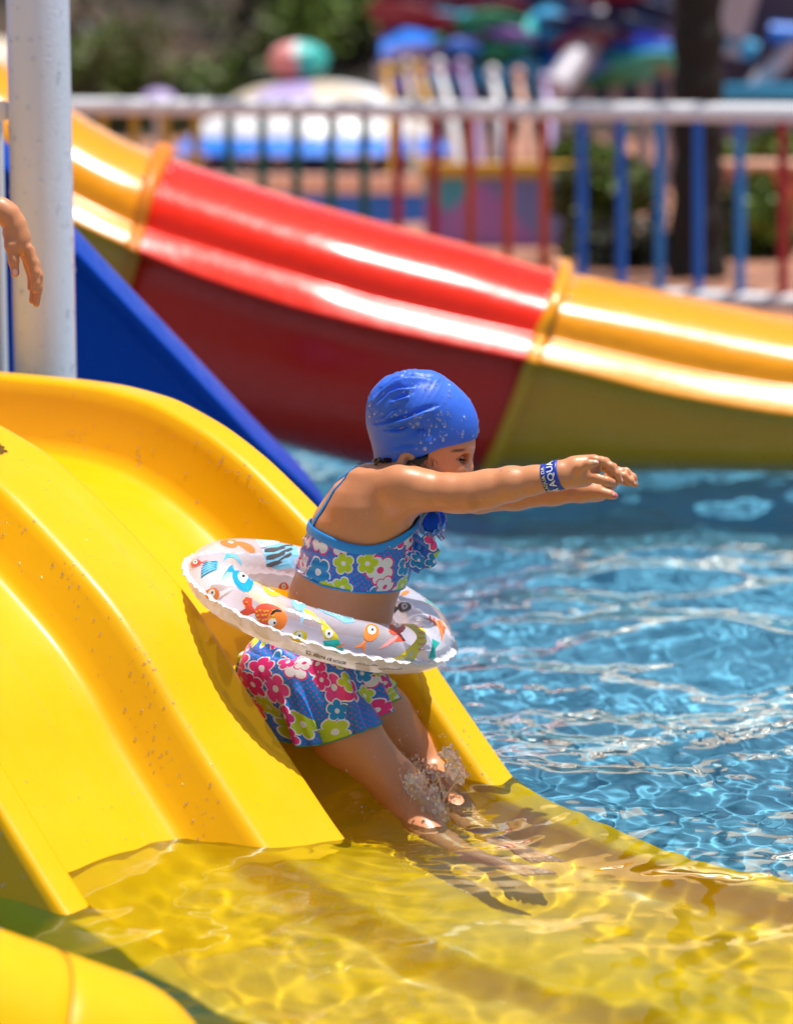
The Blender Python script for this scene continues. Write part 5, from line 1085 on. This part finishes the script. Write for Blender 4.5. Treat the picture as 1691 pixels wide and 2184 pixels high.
mb = MB(); mb.tube([J(934, 1132, 5.985), J(940, 1142, 5.985), J(946, 1150, 5.985)], [.010, .008, .0065], 12, cap=True); mb.build('buckle', GC, gg)
mb = MB(); mb.tube([J(914, 1092, 5.985), J(902, 1070, 5.985), J(892, 1040, 5.99), J(884, 1015, 5.985)], .0024, 8); mb.tube([J(926, 1090, 6.03), J(905, 1060, 6.07), J(888, 1020, 6.08)], .0024, 8); mb.build('strap', GC, gg)
# ------------------------------------------------------------------ splashes around the knees
sf = Field((-.12, 5.62, -.03), (.30, 6.30, .17), .0021)
def sp(u, v, y, r): sf.ell(J(u, v, y), (r, r, r*rng.uniform(.8, 1.6)), .004)
for (u0, v0, u1, v1, y, n, sg, r0) in ((872, 1665, 935, 1745, 5.865, 300, 11, .0074), (855, 1620, 868, 1680, 5.90, 16, 4, .0022), (950, 1600, 985, 1660, 6.02, 170, 7, .006), (868, 1590, 880, 1660, 6.1, 20, 9, .002), (870, 1625, 960, 1660, 6.06, 90, 10, .0050), (760, 1730, 840, 1745, 5.92, 45, 7, .004), (720, 1770, 760, 1790, 5.85, 16, 8, .003)):
    for _ in range(n):
        t = rng.rand(); sp(u0+(u1-u0)*t+rng.normal(0, sg), v0+(v1-v0)*t+rng.normal(0, sg), y+rng.normal(0, .02), r0*(.35+.9*rng.rand()**2))
for _ in range(260): sp(rng.normal(905, 60), rng.normal(1610, 55), rng.uniform(5.85, 6.2), .0009+.0022*rng.rand()**2)
for k in range(34):
    a = rng.uniform(0, 6.28); c_ = J(rng.normal(900, 26), rng.normal(1705, 18), 5.875); d = np.array((.012*math.cos(a), .01*math.sin(a), .012+.014*rng.rand()))
    sf.chain([c_-d*.6, c_, c_+d, c_+d*1.5], [.0032, .0022, .0016, .0028], .003)
sV, sQ = sf.mesh('splash'); sV = relax(sV, sQ, 1, .4)
q = NM('splash_water'); q.t.nodes.remove(q.b); g = q.n('BsdfGlass', {'IOR': 1.333, 'Roughness': 0.}); tr = q.n('BsdfTransparent'); m1 = q.n('MixShader', {0: .45, 1: g.outputs[0], 2: tr.outputs[0]}); gl = q.n('BsdfGlossy', {'Roughness': .08}); df = q.n('BsdfDiffuse', {'Color': (.9, .93, .96, 1)}); m0 = q.n('MixShader', {0: .22, 1: gl.outputs[0], 2: df.outputs[0]}); mx = q.n('MixShader', {0: .15, 1: m1.outputs[0], 2: m0.outputs[0]}); q.t.links.new(mx.outputs[0], q.o.inputs[0])
fin('splash', qmesh('splash', sV, sQ), q.m, None, True, label='splash of clear water thrown up around the knees of the sliding child', cat='splash', kind='stuff')
# ------------------------------------------------------------------ second child at the top of the slide
g2 = Field((-1.62, 5.72, .70), (-.70, 6.62, 1.72), .0052); YH = 6.2
pw = empty('person', (-1.25, 6.3, .66), 'person beside the slide top with one hand hanging in front of the white pole', 'person')
base = float(np.interp(-5.1, s_, z_))-.11
g2.loft([(base+.12, -1.30, 6.32, .14, .15), (base+.25, -1.28, 6.32, .105, .135), (base+.42, -1.26, 6.30, .11, .15), (base+.52, -1.25, 6.30, .085, .13), (base+.57, -1.24, 6.30, .05, .07)], .03)
g2.ell((-1.28, 6.32, base+.10), (.14, .16, .095), .03); g2.cap((-1.24, 6.3, base+.54), (-1.22, 6.29, base+.64), .05, .045, .02)
g2.ell((-1.21, 6.29, base+.75), (.095, .078, .105), .02); g2.ell((-1.15, 6.27, base+.70), (.05, .055, .06), .03); g2.ell((-1.105, 6.26, base+.71), (.012, .013, .016), .01)
for sg in (-1, 1):
    kx, ky = -1.02, 6.12+.13*sg; g2.chain([(-1.26, 6.3+.08*sg, base+.09), (-1.10, ky+.07, base+.2), (kx, ky, base+.30)], [.085, .07, .053], .02); g2.chain([(kx, ky, base+.30), (-1.04, ky-.02, base+.16), (-1.05, ky-.03, base+.05)], [.05, .045, .032], .02); g2.cap((-1.06, ky-.03, base+.03), (-.97, ky-.06, base+.025), .028, .02, .015)
sh = np.array((-1.22, 6.18, base+.50)); el_ = np.array((-1.06, 6.17, 1.16)); wr_ = J(2, 446, YH)
g2.chain([sh, (sh+el_)/2, el_, (el_+wr_)/2, wr_], [.05, .042, .038, .032, .0235], .015); g2.chain([(-1.24, 6.44, base+.50), (-1.16, 6.5, base+.38), (-1.08, 6.42, base+.36)], [.05, .042, .035], .015)
pV, pQ = g2.mesh('body'); pV = relax(pV, pQ, 2, .45)
# hand at finer resolution, merged into the same mesh
g3 = Field((-.93, 6.10, .90), (-.68, 6.30, 1.30), .0028)
def K2(x, y, yy_=YH): return J(x*.127, 416+y*.127, yy_)
g3.chain([(el_+wr_)/2, wr_], [.032, .0225], .01); g3.chain([wr_, K2(150, 330), K2(230, 500)], [.0225, .022, .022], .014)
g3.ell(K2(290, 620), (.020, .020, .034), .014, Euler((0, R(14), 0))); g3.ell(K2(350, 800), (.021, .022, .030), .014, Euler((0, R(18), 0)))
g3.chain([K2(180, 650), K2(190, 850, YH-.012), K2(235, 1100, YH-.014), K2(262, 1310, YH-.012)], [.016, .0125, .0105, .009], .008)
for o, pts, r_ in ((-.006, [(470, 900), (545, 1120), (590, 1300), (600, 1480), (595, 1600)], .0105), (.010, [(500, 930), (590, 1150), (650, 1350), (655, 1560), (615, 1830)], .0105), (.027, [(440, 950), (540, 1200), (600, 1400), (575, 1640), (545, 1780)], .010), (.042, [(400, 940), (480, 1200), (540, 1400), (520, 1560)], .009)):
    g3.chain([K2(x, y, YH+o) for x, y in pts], [r_*k for k in (1.15, .98, .95, .82, .7)[:len(pts)]], .004)
hV, hQ = g3.mesh('hand'); hV = relax(hV, hQ, 1, .4)
cut_x = (el_[0]+wr_[0])/2
kp = pV[pQ].mean(1)[:, 0] < cut_x+.035; kh = hV[hQ].mean(1)[:, 0] > cut_x+.006
allV = np.concatenate([pV, hV]); allQ = np.concatenate([pQ[kp], hQ[kh]+len(pV)])
me = qmesh('body', allV, allQ)
tint(me, allV, [(K2(262, 1300, YH-.022), (.008, .008, .009), (.85, .5, .5), .9)])
fin('body', me, SKIN, pw, True)
NP2 = np.zeros_like(pV); fn = np.cross(pV[pQ[:, 2]]-pV[pQ[:, 0]], pV[pQ[:, 3]]-pV[pQ[:, 1]])
for i in range(4): np.add.at(NP2, pQ[:, i], fn)
NP2 /= np.linalg.norm(NP2, axis=1)[:, None]+1e-12
uv2 = lambda P_: P_[:, :2]
patch('shirt', lambda c_: (c_[:, 2] > base+.15) & (c_[:, 2] < base+.56) & (c_[:, 0] < -1.14) & (np.abs(c_[:, 1]-6.31) < .18), None, None, .005, pc('white_shirt', (.7, .7, .72)), pw, uv2, None, pV, pQ, NP2)
patch('shorts', lambda c_: (c_[:, 2] < base+.19+.2*np.clip(c_[:, 0]+1.2, 0, 1)) & (c_[:, 0] < -1.09), None, None, .006, pc('red_shorts', (.5, .02, .03)), pw, uv2, None, pV, pQ, NP2)
patch('hair', lambda c_: (c_[:, 2] > base+.74-.6*(-1.2-c_[:, 0])*(c_[:, 0] < -1.2)) & (c_[:, 0] < -1.14+(c_[:, 2]-base-.78)*.6), None, None, .006, HAIR, pw, uv2, None, pV, pQ, NP2)
for sg in (-1, 1):
    mb = MB(); mb.ell((-1.116, 6.262+sg*.026, base+.735), (.008, .009, .008), 10, 8); mb.build('eye', bpy.data.materials['eye_white'], pw)
